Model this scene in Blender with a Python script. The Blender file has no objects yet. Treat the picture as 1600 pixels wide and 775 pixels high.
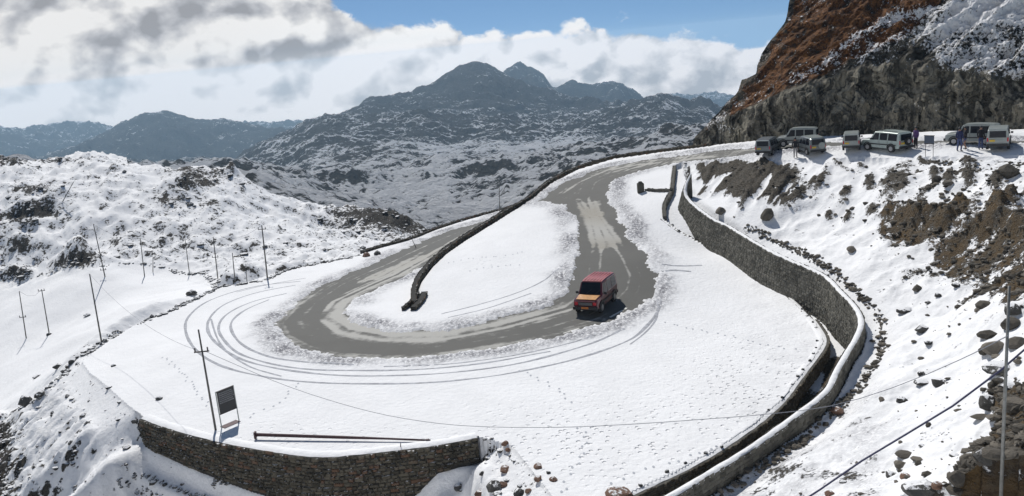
import bpy, bmesh, math, random
import numpy as np
from mathutils import Vector, Matrix
random.seed(7); rng = np.random.default_rng(7)
scene = bpy.context.scene
C = scene.collection
R_ = math.radians

# ------------------------------------------------------------------ camera
EYE = 18.0; FOC = 1400.0; PITCH = R_(12.7); ROLL = R_(5.4)
fw = np.array([0, math.cos(PITCH), -math.sin(PITCH)])
up0 = np.array([0, math.sin(PITCH), math.cos(PITCH)]); rt0 = np.array([1.0, 0, 0])
upv = up0 * math.cos(ROLL) + rt0 * math.sin(ROLL)
rtv = rt0 * math.cos(ROLL) - up0 * math.sin(ROLL)
cam_d = bpy.data.cameras.new('camera'); cam = bpy.data.objects.new('camera', cam_d); C.objects.link(cam)
cam.matrix_world = Matrix(((rtv[0], upv[0], -fw[0], 0), (rtv[1], upv[1], -fw[1], 0), (rtv[2], upv[2], -fw[2], EYE), (0, 0, 0, 1)))
cam_d.sensor_width = 36; cam_d.lens = 36 * FOC / 1600; cam_d.clip_start = 0.5; cam_d.clip_end = 60000
scene.camera = cam
scene.view_settings.view_transform = 'Standard'; scene.view_settings.look = 'None'
scene.view_settings.exposure = 0.0; scene.view_settings.gamma = 1
scene.cycles.max_bounces = 6; scene.cycles.volume_bounces = 1; scene.cycles.transparent_max_bounces = 6
scene.cycles.diffuse_bounces = 3
# ------------------------------------------------------------------ light
SUN_AZ = R_(-13.0); SUN_EL = R_(47.0)
sun_d = bpy.data.lights.new('sun', 'SUN'); sun_d.energy = 4.05; sun_d.angle = R_(0.5); sun_d.color = (1.0, 0.965, 0.91)
sun = bpy.data.objects.new('sun', sun_d); C.objects.link(sun)
sdir = Vector((math.sin(SUN_AZ) * math.cos(SUN_EL), math.cos(SUN_AZ) * math.cos(SUN_EL), math.sin(SUN_EL)))
sun.rotation_euler = sdir.to_track_quat('Z', 'Y').to_euler()
sun.location = (0, 0, 60)

class NT:
    """tiny helper for writing node trees"""
    def __init__(s, tree): s.t = tree; s.n = tree.nodes; s.l = tree.links
    def node(s, ty, **kw):
        n = s.n.new(ty)
        for k, v in kw.items(): setattr(n, k, v)
        return n
    def put(s, sock, v):
        if isinstance(v, bpy.types.NodeSocket): s.l.new(v, sock)
        elif v is not None:
            if sock.type == 'RGBA' and len(v) == 3: v = (*v, 1)
            sock.default_value = v
    def m(s, op, a, b=None, c=None, clamp=False):
        n = s.node('ShaderNodeMath', operation=op, use_clamp=clamp)
        s.put(n.inputs[0], a)
        if b is not None: s.put(n.inputs[1], b)
        if c is not None: s.put(n.inputs[2], c)
        return n.outputs[0]
    def vm(s, op, a, b=None, scale=None):
        n = s.node('ShaderNodeVectorMath', operation=op)
        s.put(n.inputs[0], a)
        if b is not None: s.put(n.inputs[1], b)
        if scale is not None: s.put(n.inputs['Scale'], scale)
        return n.outputs['Value'] if op in ('DOT_PRODUCT', 'LENGTH') else n.outputs[0]
    def noise(s, vec, scale, detail=4, rough=.55, dist=0, dim='3D'):
        n = s.node('ShaderNodeTexNoise', noise_dimensions=dim)
        s.put(n.inputs['Vector'], vec); s.put(n.inputs['Scale'], scale); n.inputs['Detail'].default_value = detail
        n.inputs['Roughness'].default_value = rough; n.inputs['Distortion'].default_value = dist
        return n.outputs['Fac']
    def ramp(s, v, a, b, lo=0.0, hi=1.0, smooth=True):
        n = s.node('ShaderNodeMapRange'); n.interpolation_type = 'SMOOTHSTEP' if smooth else 'LINEAR'
        s.put(n.inputs['Value'], v); s.put(n.inputs['From Min'], a); s.put(n.inputs['From Max'], b)
        s.put(n.inputs['To Min'], lo); s.put(n.inputs['To Max'], hi)
        return n.outputs[0]
    def mix(s, f, a, b):
        n = s.node('ShaderNodeMix', data_type='RGBA'); s.put(n.inputs[0], f); s.put(n.inputs[6], a); s.put(n.inputs[7], b)
        return n.outputs[2]
    def attr(s, name):
        n = s.node('ShaderNodeAttribute', attribute_name=name); return n.outputs['Fac']
    def xyz(s, x, y, z):
        n = s.node('ShaderNodeCombineXYZ'); s.put(n.inputs[0], x); s.put(n.inputs[1], y); s.put(n.inputs[2], z); return n.outputs[0]

# ------------------------------------------------------------------ sky with clouds (direction based, world fixed)
world = bpy.data.worlds.new('World'); scene.world = world; world.use_nodes = True
w = NT(world.node_tree); w.n.clear()
tc = w.node('ShaderNodeTexCoord').outputs['Generated']
sep = w.node('ShaderNodeSeparateXYZ'); w.put(sep.inputs[0], tc)
X, Y, Z = sep.outputs
skyv = w.xyz(X, Y, w.m('MAXIMUM', w.m('ADD', Z, 0.16), 0.02))
sky = w.node('ShaderNodeTexSky', sky_type='NISHITA'); sky.sun_disc = False
sky.sun_elevation = SUN_EL; sky.sun_rotation = SUN_AZ; sky.altitude = 3800; sky.air_density = 1.0; sky.dust_density = 0.6; sky.ozone_density = 1.0
w.put(sky.inputs[0], skyv)
az = w.m('ARCTAN2', X, Y); el = w.m('ARCSINE', Z)
P = w.xyz(w.m('MULTIPLY', az, 1.0), w.m('MULTIPLY', el, 1.35), 0.37)
def cloudn(vec):
    warp = w.node('ShaderNodeTexNoise'); w.put(warp.inputs['Vector'], vec); warp.inputs['Scale'].default_value = 9; warp.inputs['Detail'].default_value = 2
    v2 = w.vm('ADD', vec, w.vm('SCALE', w.vm('SUBTRACT', warp.outputs['Color'], (.5, .5, .5)), scale=0.045))
    big = w.noise(v2, 6.5, 3, .5); fine = w.noise(v2, 19, 10, .60)
    vo = w.node('ShaderNodeTexVoronoi', feature='F1'); w.put(vo.inputs['Vector'], v2); vo.inputs['Scale'].default_value = 15; vo.inputs['Detail'].default_value = 2; vo.inputs['Roughness'].default_value = .55
    puff = w.m('MULTIPLY', w.m('SUBTRACT', .42, vo.outputs['Distance']), .20)
    big = w.m('ADD', big, puff)
    return w.m('ADD', w.m('MULTIPLY', big, .55), w.m('MULTIPLY', fine, .45)), w.m('ADD', w.m('MULTIPLY', big, .6), w.m('MULTIPLY', w.noise(v2, 17, 3, .5), .4))
n0, s0 = cloudn(P)
n1, s1 = cloudn(w.vm('ADD', P, (-0.012, 0.026, 0.0)))
# height of the cloud bank falls from left to right
eltop = w.m('ADD', w.m('MULTIPLY', az, -0.16), 0.022)
eltop = w.m('ADD', eltop, w.ramp(az, -0.11, -0.30, 0, 0.12))
under = w.m('SUBTRACT', eltop, el)
bias = w.ramp(under, -0.045, 0.035, -0.24, 0.24, smooth=False)
high = w.ramp(el, 0.25, 0.6, 0.0, -0.12)
dens = w.m('ADD', w.m('ADD', n0, bias), high)
cov = w.ramp(dens, 0.475, 0.535)
relief = w.m('ADD', w.m('MULTIPLY', w.m('SUBTRACT', s0, s1), 3.2), w.m('MULTIPLY', w.m('SUBTRACT', n0, n1), w.ramp(az, -0.12, 0.02, 2.0, 4.2)))
patch = w.noise(w.vm('ADD', P, (3.1, 1.7, 0)), 4.2, 4, .5, .6)
shade = w.m('SUBTRACT', 0.98, w.m('MULTIPLY', w.m('MULTIPLY', w.m('MULTIPLY', w.ramp(patch, 0.40, 0.68, 0.0, 0.25), w.ramp(el, -0.01, 0.03, .12, 1)), w.ramp(under, -0.01, 0.04)), w.ramp(az, 0.08, -0.12, .45, 1)))   # thick cloud is greyer
lum = w.m('ADD', shade, relief)
lum = w.m('MINIMUM', w.m('MAXIMUM', lum, 0.45), w.ramp(az, -0.35, -0.05, 0.99, 1.10))
ccol = w.mix(w.ramp(lum, .5, 1.0), (10.0, 10.3, 11.1), (11.4, 11.35, 11.3))
ccol = w.mix(w.ramp(el, 0.018, 0.0), ccol, (14.2, 13.0, 12.2))
cl = w.node('ShaderNodeVectorMath', operation='SCALE'); w.put(cl.inputs[0], ccol); w.put(cl.inputs['Scale'], lum)
skyc = w.vm('MULTIPLY', sky.outputs[0], (.98, 1.15, 1.17))
final = w.mix(cov, skyc, cl.outputs[0])
bg = w.node('ShaderNodeBackground'); w.put(bg.inputs[0], final); bg.inputs[1].default_value = 0.075
out = w.node('ShaderNodeOutputWorld'); w.l.new(bg.outputs[0], out.inputs[0])
world.cycles.sampling_method = 'MANUAL'; world.cycles.sample_map_resolution = 512

# ------------------------------------------------------------------ picture measurements -> places in the world
def ray(px, py):
    px = np.asarray(px, float); py = np.asarray(py, float)
    return fw + rtv * ((px - 800) / FOC)[..., None] + upv * ((387.5 - py) / FOC)[..., None]
def U(px, py, z):
    d = ray(px, py); t = (np.asarray(z, float) - EYE) / d[..., 2]
    return np.stack([d[..., 0] * t, d[..., 1] * t, np.broadcast_to(z, t.shape)], -1)
def Ur(px, py, r):
    """point on the sight line at horizontal distance r"""
    d = ray(px, py); t = np.asarray(r, float) / np.hypot(d[..., 0], d[..., 1]); return d * t[..., None] + np.array([0, 0, EYE])
def proj(x, y, z):
    v0 = x; v1 = y; v2 = z - EYE
    dd = v0 * fw[0] + v1 * fw[1] + v2 * fw[2]; dd = np.where(dd < .1, .1, dd)
    a = v0 * rtv[0] + v1 * rtv[1] + v2 * rtv[2]; b = v0 * upv[0] + v1 * upv[1] + v2 * upv[2]
    return 800 + FOC * a / dd, 387.5 - FOC * b / dd

# ------------------------------------------------------------------ numeric helpers
def _h(ix, iy, seed):
    n = (ix.astype(np.int64) * 374761393 + iy.astype(np.int64) * 668265263 + seed * 1274126177) & 0xffffffff
    n = ((n ^ (n >> 13)) * 1274126177) & 0xffffffff
    return ((n ^ (n >> 16)) & 0xffff) / 65535.0 * 2 * math.pi
def perlin(x, y, seed=0):
    x = np.asarray(x, float); y = np.asarray(y, float)
    ix = np.floor(x); iy = np.floor(y); fx = x - ix; fy = y - iy
    u = fx * fx * fx * (fx * (fx * 6 - 15) + 10); v = fy * fy * fy * (fy * (fy * 6 - 15) + 10)
    def g(a, b):
        t = _h(ix + a, iy + b, seed); return np.cos(t) * (fx - a) + np.sin(t) * (fy - b)
    return ((g(0, 0) * (1 - u) + g(1, 0) * u) * (1 - v) + (g(0, 1) * (1 - u) + g(1, 1) * u) * v) * 1.5
def fbm(x, y, octv=4, seed=0, gain=.5):
    s = 0; a = 1; t = 0
    for i in range(octv):
        s = s + a * perlin(x * 2 ** i, y * 2 ** i, seed + i * 17); t += a; a *= gain
    return s / t
def ridged(x, y, octv=4, seed=0, gain=.5):
    s = 0; a = 1; t = 0
    for i in range(octv):
        s = s + a * (1 - 2 * np.abs(perlin(x * 2 ** i, y * 2 ** i, seed + i * 17))); t += a; a *= gain
    return s / t
def sstep(a, b, x):
    t = np.clip((x - a) / (b - a), 0, 1); return t * t * (3 - 2 * t)
class TPS:
    def __init__(s, pts, smooth=2.0):
        p = np.asarray(pts, float); s.c = p[:, :2]; n = len(p)
        K = s.k(s.c, s.c) + np.eye(n) * smooth; A = np.zeros((n + 3, n + 3)); A[:n, :n] = K
        A[:n, n] = 1; A[:n, n + 1:] = s.c; A[n, :n] = 1; A[n + 1:, :n] = s.c.T
        s.w = np.linalg.solve(A, np.r_[p[:, 2], 0, 0, 0])
    @staticmethod
    def k(a, b):
        r2 = ((a[:, None, :] - b[None]) ** 2).sum(-1) + 1e-6; return r2 * np.log(r2) * .5
    def __call__(s, x, y):
        x = np.asarray(x, float); y = np.asarray(y, float); sh = x.shape; q = np.stack([x.ravel(), y.ravel()], -1); o = np.empty(len(q)); n = len(s.c)
        for i in range(0, len(q), 40000):
            b = q[i:i + 40000]; o[i:i + 40000] = s.k(b, s.c) @ s.w[:n] + s.w[n] + b @ s.w[n + 1:]
        return o.reshape(sh)
def inpoly(x, y, poly):
    x = np.asarray(x, float); y = np.asarray(y, float); r = np.zeros(x.shape, bool); n = len(poly)
    for i in range(n):
        x1, y1 = poly[i][:2]; x2, y2 = poly[(i + 1) % n][:2]
        if y1 == y2: continue
        c = ((y1 > y) != (y2 > y)) & (x < (x2 - x1) * (y - y1) / (y2 - y1) + x1); r ^= c
    return r
def polydist(x, y, line, closed=False):
    """distance to a polyline, arc position of the nearest point, and side (+ is left of the walk)"""
    x = np.asarray(x, float); y = np.asarray(y, float)
    best = np.full(x.shape, 1e18); arc = np.zeros(x.shape); side = np.zeros(x.shape); L = np.asarray(line, float)[:, :2]
    if closed: L = np.vstack([L, L[:1]])
    acc = 0
    for i in range(len(L) - 1):
        ax, ay = L[i]; dx, dy = L[i + 1] - L[i]; l2 = dx * dx + dy * dy
        if l2 < 1e-9: continue
        t = np.clip(((x - ax) * dx + (y - ay) * dy) / l2, 0, 1)
        ex = x - ax - t * dx; ey = y - ay - t * dy; d = ex * ex + ey * ey; m = d < best
        best = np.where(m, d, best); arc = np.where(m, acc + t * math.sqrt(l2), arc); side = np.where(m, np.sign(dx * ey - dy * ex), side)
        acc += math.sqrt(l2)
    return np.sqrt(best), arc, side
def sdf(x, y, poly):
    d = polydist(x, y, poly, True)[0]; return np.where(inpoly(x, y, poly), d, -d)
def dense(line, step, smooth=True):
    """resample a polyline (n x k) at an even step, rounded by Catmull-Rom"""
    L = np.asarray(line, float); pts = []
    for i in range(len(L) - 1):
        p0 = L[max(i - 1, 0)]; p1 = L[i]; p2 = L[i + 1]; p3 = L[min(i + 2, len(L) - 1)]
        k = max(2, int(np.linalg.norm((p2 - p1)[:3]) / step * 2))
        for t in np.linspace(0, 1, k, endpoint=False):
            if smooth: pts.append(.5 * ((2 * p1) + (-p0 + p2) * t + (2 * p0 - 5 * p1 + 4 * p2 - p3) * t * t + (-p0 + 3 * p1 - 3 * p2 + p3) * t ** 3))
            else: pts.append(p1 + (p2 - p1) * t)
    pts.append(L[-1]); pts = np.array(pts)
    s = np.r_[0, np.cumsum(np.linalg.norm(np.diff(pts[:, :2], axis=0), axis=1))]
    q = np.linspace(0, s[-1], max(2, int(round(s[-1] / step)) + 1))
    return np.stack([np.interp(q, s, pts[:, j]) for j in range(pts.shape[1])], -1)

# ------------------------------------------------------------------ object helpers
def tag(o, label=None, cat=None, group=None, kind=None):
    if label: o['label'] = label
    if cat: o['category'] = cat
    if group: o['group'] = group
    if kind: o['kind'] = kind
    return o
def link(name, me, mat=None, parent=None):
    o = bpy.data.objects.new(name, me); C.objects.link(o)
    if mat is not None:
        for mm in (mat if isinstance(mat, (list, tuple)) else [mat]): me.materials.append(mm)
    if parent is not None: o.parent = parent
    return o
def empty(name, loc, rz=0):
    o = bpy.data.objects.new(name, None); C.objects.link(o); o.location = loc; o.rotation_euler = (0, 0, rz); o.empty_display_size = .3; return o
def raw_mesh(name, V, F, smooth=True, attrs=None):
    """V n x 3, F m x 3 or m x 4 arrays"""
    me = bpy.data.meshes.new(name); V = np.ascontiguousarray(V, dtype=np.float32); F = np.ascontiguousarray(F, dtype=np.int32)
    me.vertices.add(len(V)); me.vertices.foreach_set('co', V.ravel())
    k = F.shape[1]; me.loops.add(F.size); me.loops.foreach_set('vertex_index', F.ravel())
    me.polygons.add(len(F)); me.polygons.foreach_set('loop_start', np.arange(0, F.size, k, dtype=np.int32))
    try: me.polygons.foreach_set('loop_total', np.full(len(F), k, dtype=np.int32))
    except Exception: pass
    me.polygons.foreach_set('use_smooth', np.full(len(F), smooth))
    me.update(calc_edges=True)
    for k_, v in (attrs or {}).items():
        a = me.attributes.new(k_, 'FLOAT', 'POINT'); a.data.foreach_set('value', np.ascontiguousarray(v, dtype=np.float32).ravel())
    return me
def grid_faces(nr, nc):
    i = np.arange(nr * nc).reshape(nr, nc)
    return np.stack([i[:-1, :-1], i[:-1, 1:], i[1:, 1:], i[1:, :-1]], -1).reshape(-1, 4)
def sub_mesh(name, V, F, mask, attrs):
    F = F[mask]; used = np.zeros(len(V), bool); used[F.ravel()] = True; idx = np.cumsum(used) - 1
    return raw_mesh(name, V[used], idx[F], True, {k: v[used] for k, v in attrs.items()})

# ------------------------------------------------------------------ materials
def newmat(name):
    m = bpy.data.materials.new(name); m.use_nodes = True; t = NT(m.node_tree); b = m.node_tree.nodes['Principled BSDF']; return m, t, b
def plain(name, col, rough=.6, metal=0, spec=.5, grain=0.0, scale=8, coat=0):
    m, t, b = newmat(name); b.inputs['Roughness'].default_value = rough; b.inputs['Metallic'].default_value = metal
    b.inputs['Specular IOR Level'].default_value = spec; b.inputs['Coat Weight'].default_value = coat
    if grain:
        n = t.noise(t.node('ShaderNodeTexCoord').outputs['Object'], scale, 5)
        t.put(b.inputs['Base Color'], t.mix(t.ramp(n, .3, .7), tuple(c * (1 - grain) for c in col), tuple(min(1, c * (1 + grain)) for c in col)))
    else: b.inputs['Base Color'].default_value = (*col, 1)
    return m
def bump(t, b, h, strength, dist):
    n = t.node('ShaderNodeBump'); t.put(n.inputs['Height'], h); n.inputs['Strength'].default_value = strength; n.inputs['Distance'].default_value = dist
    t.l.new(n.outputs[0], b.inputs['Normal'])
SNOW = (0.84, 0.845, 0.855)
def snow_ground_mat(name, n2mul=5, w1=.8, w2=.8, rockA=(.035, .033, .030), rockB=(.11, .10, .085), grass=(.10, .065, .03), sharp=.09, nscale=1.6, dirt_shade_col=(.24, .24, .26)):
    m, t, b = newmat(name); P = t.node('ShaderNodeNewGeometry').outputs['Position']
    n1 = t.noise(P, nscale, 6, .6); n2 = t.noise(P, nscale * n2mul, 5, .65); n3 = t.noise(P, .35, 3)
    k = t.m('ADD', t.attr('rock'), t.m('ADD', t.m('MULTIPLY', t.m('SUBTRACT', n1, .5), w1), t.m('MULTIPLY', t.m('SUBTRACT', n2, .5), w2)))
    mask = t.ramp(k, .5 - sharp, .5 + sharp)
    rc = t.mix(t.ramp(n2, .35, .65), rockA, rockB)
    rc = t.mix(t.m('MULTIPLY', t.attr('brown'), t.ramp(n1, .3, .6)), rc, grass)
    sc = t.mix(t.ramp(n3, .35, .65), tuple(c * .955 for c in SNOW), SNOW)
    sc = t.mix(t.m('MULTIPLY', t.attr('dirt_shade'), t.ramp(t.noise(P, 5, 7, .75), .38, .56)), sc, dirt_shade_col)
    t.put(b.inputs['Base Color'], t.mix(mask, sc, rc)); b.inputs['Roughness'].default_value = .85; b.inputs['Specular IOR Level'].default_value = .15
    vor = t.node('ShaderNodeTexVoronoi'); t.put(vor.inputs['Vector'], P); vor.inputs['Scale'].default_value = 2.6
    pk = t.m('MULTIPLY', t.ramp(vor.outputs['Distance'], .12, .30, -1, 0), t.attr('pock'))
    h = t.m('ADD', t.m('ADD', t.m('MULTIPLY', t.noise(P, 3.0, 6, .62), .5), t.m('MULTIPLY', mask, t.m('MULTIPLY', n2, 2.5))), t.m('MULTIPLY', pk, .55))
    bump(t, b, h, 1.0, .16)
    return m
# ================================================================== terrain surfaces
def cps(l): a = np.array(l, float); return U(a[:, 0], a[:, 1], a[:, 2])
ctlP = cps([(225,655,0),(340,672,0),(510,715,0),(745,685,0),(600,600,0),(300,540,-.1),(140,575,-.8),(165,538,-1.1),(270,482,-1.1),(345,447,-1.2),(420,432,-1.3),
 (430,500,-.4),(600,550,0),(920,490,.15),(1000,600,0),(1288,537,.0),(1218,640,0),(1100,650,0),(996,768,0),(850,700,0),(940,400,1.0),(1028,400,.9),
 (930,330,2.0),(900,290,3.0),(1036,330,2.4),(1040,290,3.6),(950,252,4.0),(1080,240,5.3),(1110,390,.45),(1190,430,.2),(1240,468,.05),
 (1180,247,6.1),(1250,248,6.35),(1320,246,6.7),(1390,240,7.0),(1480,243,7.15),(1560,236,7.25),(1600,236,7.3),(1700,232,7.5),(1100,224,5.7),(1200,222,6.4),(1300,219,6.9),(1400,212,7.2),(1550,208,7.5),(1700,200,7.6),
 (640,490,.0),(750,400,.9),(850,340,1.9),(700,440,.4),(780,350,1.3),(860,286,2.9),(830,312,2.3),(900,265,3.5),(1030,238,4.8),(1090,231,5.5)])
ctlL = cps([(225,655,0),(510,715,0),(745,685,0),(600,600,0),(300,540,-.1),(140,575,-.8),(165,538,-1.1),(270,482,-1.1),(345,447,-1.2),(420,432,-1.3),(430,500,-.4),(600,550,0),
 (540,500,-.1),(640,490,.0),(520,450,-.9),(600,430,-.9),(650,440,-.5),(660,405,-1.6),(564,400,-1.9),(644,376,-2.5),(700,376,-2.3),(700,357,-3.0),(745,352,-3.0),(764,336,-3.6),(800,326,-4.2),(850,305,-5.6),(920,490,.15)])
TP = TPS(ctlP, 1.0); TL = TPS(ctlL, 1.0)
def hit(px, py, surf, z0=0.0):
    px = np.asarray(px, float); py = np.asarray(py, float); z = np.zeros(px.shape) + z0
    for _ in range(25):
        p = U(px, py, z); z = .5 * z + .5 * surf(p[..., 0], p[..., 1])
    p = U(px, py, z); return p
def on(l, surf, z0=0.0): a = np.array(l, float); return hit(a[:, 0], a[:, 1], surf, z0)

# island / upper road parapet line, from its free end near the loop to the cliff
isl_px = [(652,478),(650,462),(656,442),(672,420),(695,398),(725,377),(760,355),(795,333),(830,312),(860,287),(900,266),(960,248),(1030,238),(1090,231),(1112,228)]
isl = on(isl_px, TP, 1.0)
low_px = [(567,397),(599,387),(644,375),(684,359),(727,345),(764,335),(800,325),(850,306)]
lowp = on(low_px, TL, -2.0)
rim_px = [(225,655),(195,632),(165,605),(140,585),(128,568),(145,552),(165,538),(205,512),(240,495),(270,482),(300,466),(345,447),(380,444),(448,422),(522,408)]
rim = on(rim_px, TL)
bw_px = [(745,685),(680,697),(600,707),(510,715),(430,707),(330,688),(260,668),(225,655)]
bwl = on(bw_px, TP)
edge_px = [(1066,256),(1052,262),(1049,285),(1047,300),(1036,322),(1036,342),(1060,360),(1110,387),(1150,408),(1190,430),(1240,468),(1270,499),(1285,521),(1288,537),(1275,559),(1251,590),(1223,627),(1180,665),(1113,710),(1057,740),(996,768),(930,800)]
edge = on(edge_px, TP)
cw = cps([(1078,258,6.0),(1079,272,5.4),(1070,293,4.3),(1076,312,3.5),(1110,340,2.9),(1140,355,2.75),(1190,385,2.55),(1230,405,2.45),(1286,430,2.35),(1314,457,2.3),(1336,480,2.2),(1345,504,2.1),(1336,529,2.0),(1322,552,1.9),(1306,580,1.75),(1289,612,1.6),(1242,649,1.35),(1201,679,1.2),(1160,707,1.0),(1068,762,.8),(1000,800,.7)])
ep_px = [(1078,258),(1120,253),(1180,251),(1250,253),(1300,252),(1345,248),(1400,250),(1500,249),(1600,245),(1750,240),(1900,235)]
ep = on(ep_px, TP, 6.0)
# lower road side wall uses a signed side test; the line is prolonged across the loop where both surfaces agree
isl_end = isl[0, :2]; ext = np.array([isl_end + (isl_end - isl[2, :2]) / np.linalg.norm(isl_end - isl[2, :2]) * 40, isl_end])
isl_line = np.vstack([ext, isl[1:, :2]])

polyP = [tuple(p[:2]) for p in bwl] + [tuple(p[:2]) for p in rim[1:]] + [tuple(p[:2]) for p in lowp] + [tuple(p[:2]) for p in isl[9:]] \
  + [tuple(p[:2]) for p in on([(1150,214),(1300,200),(1500,188),(1800,180)], TP, 7)] + [tuple(p[:2]) for p in ep[::-1]] + [tuple(p[:2]) for p in edge] \
  + [tuple(U(880,800,0.)[:2]), tuple(U(800,700,0.)[:2])]
polyCh = [tuple(p[:2]) for p in edge] + [tuple(p[:2]) for p in cw[::-1]]
polyR = [tuple(p[:2]) for p in cw] + [(8, 22), (30, 4), (120, 10), (150, 60)] + [tuple(p[:2]) for p in ep[::-1]]

GL = TPS(np.vstack([cps([
 # slope and terraces under the loop
 (200,640,-.6),(128,575,-1.3),(100,640,-3.5),(60,620,-5),(0,650,-8),(0,775,-10),(100,775,-8.5),(200,775,-6.5),(190,700,-2.4),(232,692,-1.4),(300,716,-1.7),(330,775,-4.2),
 (380,746,-2.0),(446,764,-2.2),(490,777,-2.5),(480,800,-3.8),(560,802,-3.5),(640,802,-3.5),(672,730,-1.3),(690,770,-2.9),(752,690,-.2),(715,712,-.8),(740,760,-2.2),(790,690,-.05),(800,730,-1.3),(850,760,-1.4),(800,800,-4.2),(900,770,-.7),(950,790,-.6),(960,765,-.1),
 # valley and the hill beyond it
 (75,522,-8.5),(38,528,-9),(165,430,-5.5),(225,432,-6.5),(292,425,-7),(345,440,-6),(400,437,-5),(30,600,-8.5),(0,560,-10),(0,500,-9),(150,500,-6.5),(230,470,-6),(110,560,-6.5),
 (0,430,-7),(80,420,-6.0),(0,350,-1),(100,370,-3),(0,252,4.5),(60,262,4),(120,244,4.5),(150,300,1.5),(200,330,-1),(200,249,4),(300,300,0),(300,252,3),(365,256,2),(400,350,-5),(450,400,-7),(420,288,-2),(500,350,-8),(500,312,-6),(600,380,-10),(600,338,-9),(672,354,-11),(560,320,-7.5),
 (760,345,-22),(850,310,-28),(950,262,-30),(1080,240,-28),(1150,232,-22)]),
 [[0,0,15.5],[-8,12,10],[8,12,10],[-22,24,1],[-20,8,9],[4,26,-1],[14,20,3],[-4,22,2.]]]), 4.0)
GR = TPS(np.vstack([ep[:9] - [0, 0, .25], cw[3:20:2] + [.5, 0, -.35], cps([
 (1120,300,3.9),(1180,330,3.6),(1250,300,4.6),(1250,350,3.0),(1330,300,4.9),(1350,350,3.6),(1400,420,2.9),(1450,450,2.9),(1500,400,3.9),(1400,300,5.6),(1480,300,6.1),(1560,300,6.6),(1600,330,6.5),(1550,400,4.4),(1600,400,5.2),(1500,480,2.9),(1600,450,5.2),
 (1450,530,2.4),(1400,600,2.1),(1500,600,2.7),(1300,700,1.7),(1400,700,2.4),(1500,700,3.6),(1560,560,3.6),(1600,550,5),(1600,700,6.5),(1530,760,5.2),(1200,775,.7),(1300,770,1.9),(1400,770,3.6),(1374,499,1.7),(1372,540,1.4),(1339,611,1.1),(1270,674,.75),(1176,740,.45),(1110,785,.2),(1420,560,1.9),(1340,690,1.3)]),
 [[14,14,10.5],[24,18,12],[40,20,15],[60,45,15],[8,16,9.],[20,6,14]]]), 3.0)
print('cw', cw[3:16:3].round(1).tolist(), 'ep', ep[::3].round(1).tolist(), 'isl', isl[::3].round(1).tolist())

# road outline (asphalt free of snow)
outer_px = [(790,330),(765,343),(700,361),(655,379),(610,398),(570,417),(500,448),(455,478),(428,507),(436,527),(470,545),(520,557),(600,562),(700,556),(800,541),(880,525),(950,505),(1000,480),(1023,456),(1026,430),(1008,396),(986,368),(962,332),(950,305),(958,282),(1000,266),(1080,251),(1150,245),(1195,238),(1260,232),(1340,228),(1480,226),(1640,224)]
inner_px = [(1640,218),(1480,220),(1340,221),(1260,223),(1200,229),(1120,234),(1080,241),(1010,249),(940,262),(880,286),(838,316),(880,320),(896,345),(904,385),(897,425),(890,455),(862,475),(770,501),(700,515),(620,518),(565,509),(537,490),(556,468),(600,447),(645,428),(700,395),(760,357),(788,340)]
def split_surf(pxs):
    out_ = []
    for (px, py) in pxs:
        L_ = px < 650 or (px < 800 and py < 400); out_.append(hit(px, py, TL if L_ else TP, -1.0 if L_ else 1.0))
    return np.array(out_)
road_poly = np.vstack([split_surf(outer_px), split_surf(inner_px)])[:, :2]

# ------------------------------------------------------------------ polar grid of the near ground
NC = 1110; AZ = np.radians(np.linspace(-38, 40, NC))
rr = [2.0]
while rr[-1] < 290:
    r_ = rr[-1]; rr.append(r_ * (1.05 if r_ < 15 else 1.0058 if r_ < 30 else 1.0042 if r_ < 130 else 1.0052))
RR = np.array(rr); NR = len(RR)
gx = RR[:, None] * np.sin(AZ)[None]; gy = RR[:, None] * np.cos(AZ)[None]
print('grid', NR, NC)
def surfPL(x, y):
    """the ploughed plateau: island side or lower road side, and which"""
    d, arc, side = polydist(x, y, isl_line)
    width = 0.25 + sstep(40, 34, arc) * 5
    wL = np.where(arc < 1e-6, .5, sstep(-1, 1, side * d / width))
    return TP(x, y) * (1 - wL) + TL(x, y) * wL
inP = inpoly(gx, gy, polyP); inCh = inpoly(gx, gy, polyCh) & ~inP; inR = inpoly(gx, gy, polyR) & ~inP & ~inCh
dP = np.where(inP, 0, polydist(gx, gy, polyP, True)[0])
hP = surfPL(gx, gy)
hG = GL(gx, gy)
# distance falloff past the hill crest keeps the back of the hill going down
back = on([(-150,262),(0,252),(60,262),(120,246),(200,250),(300,252),(365,256),(420,288),(500,312),(560,322),(600,338),(672,354),(740,366)], lambda x, y: GL(x, y), 0)
bAz = np.arctan2(back[:, 0], back[:, 1]); bR = np.hypot(back[:, 0], back[:, 1]); o_ = np.argsort(bAz)
crestR = np.interp(AZ, bAz[o_], bR[o_])[None]; crestZ = np.interp(AZ, bAz[o_], back[o_, 2])[None]
beyond = RR[:, None] - crestR
hG = np.where(beyond > 0, crestZ - .25 * np.maximum(beyond, 0) - 12 * sstep(0, 40, beyond), hG)
hG = np.maximum(hG, -90)
hR = GR(gx, gy)
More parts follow.
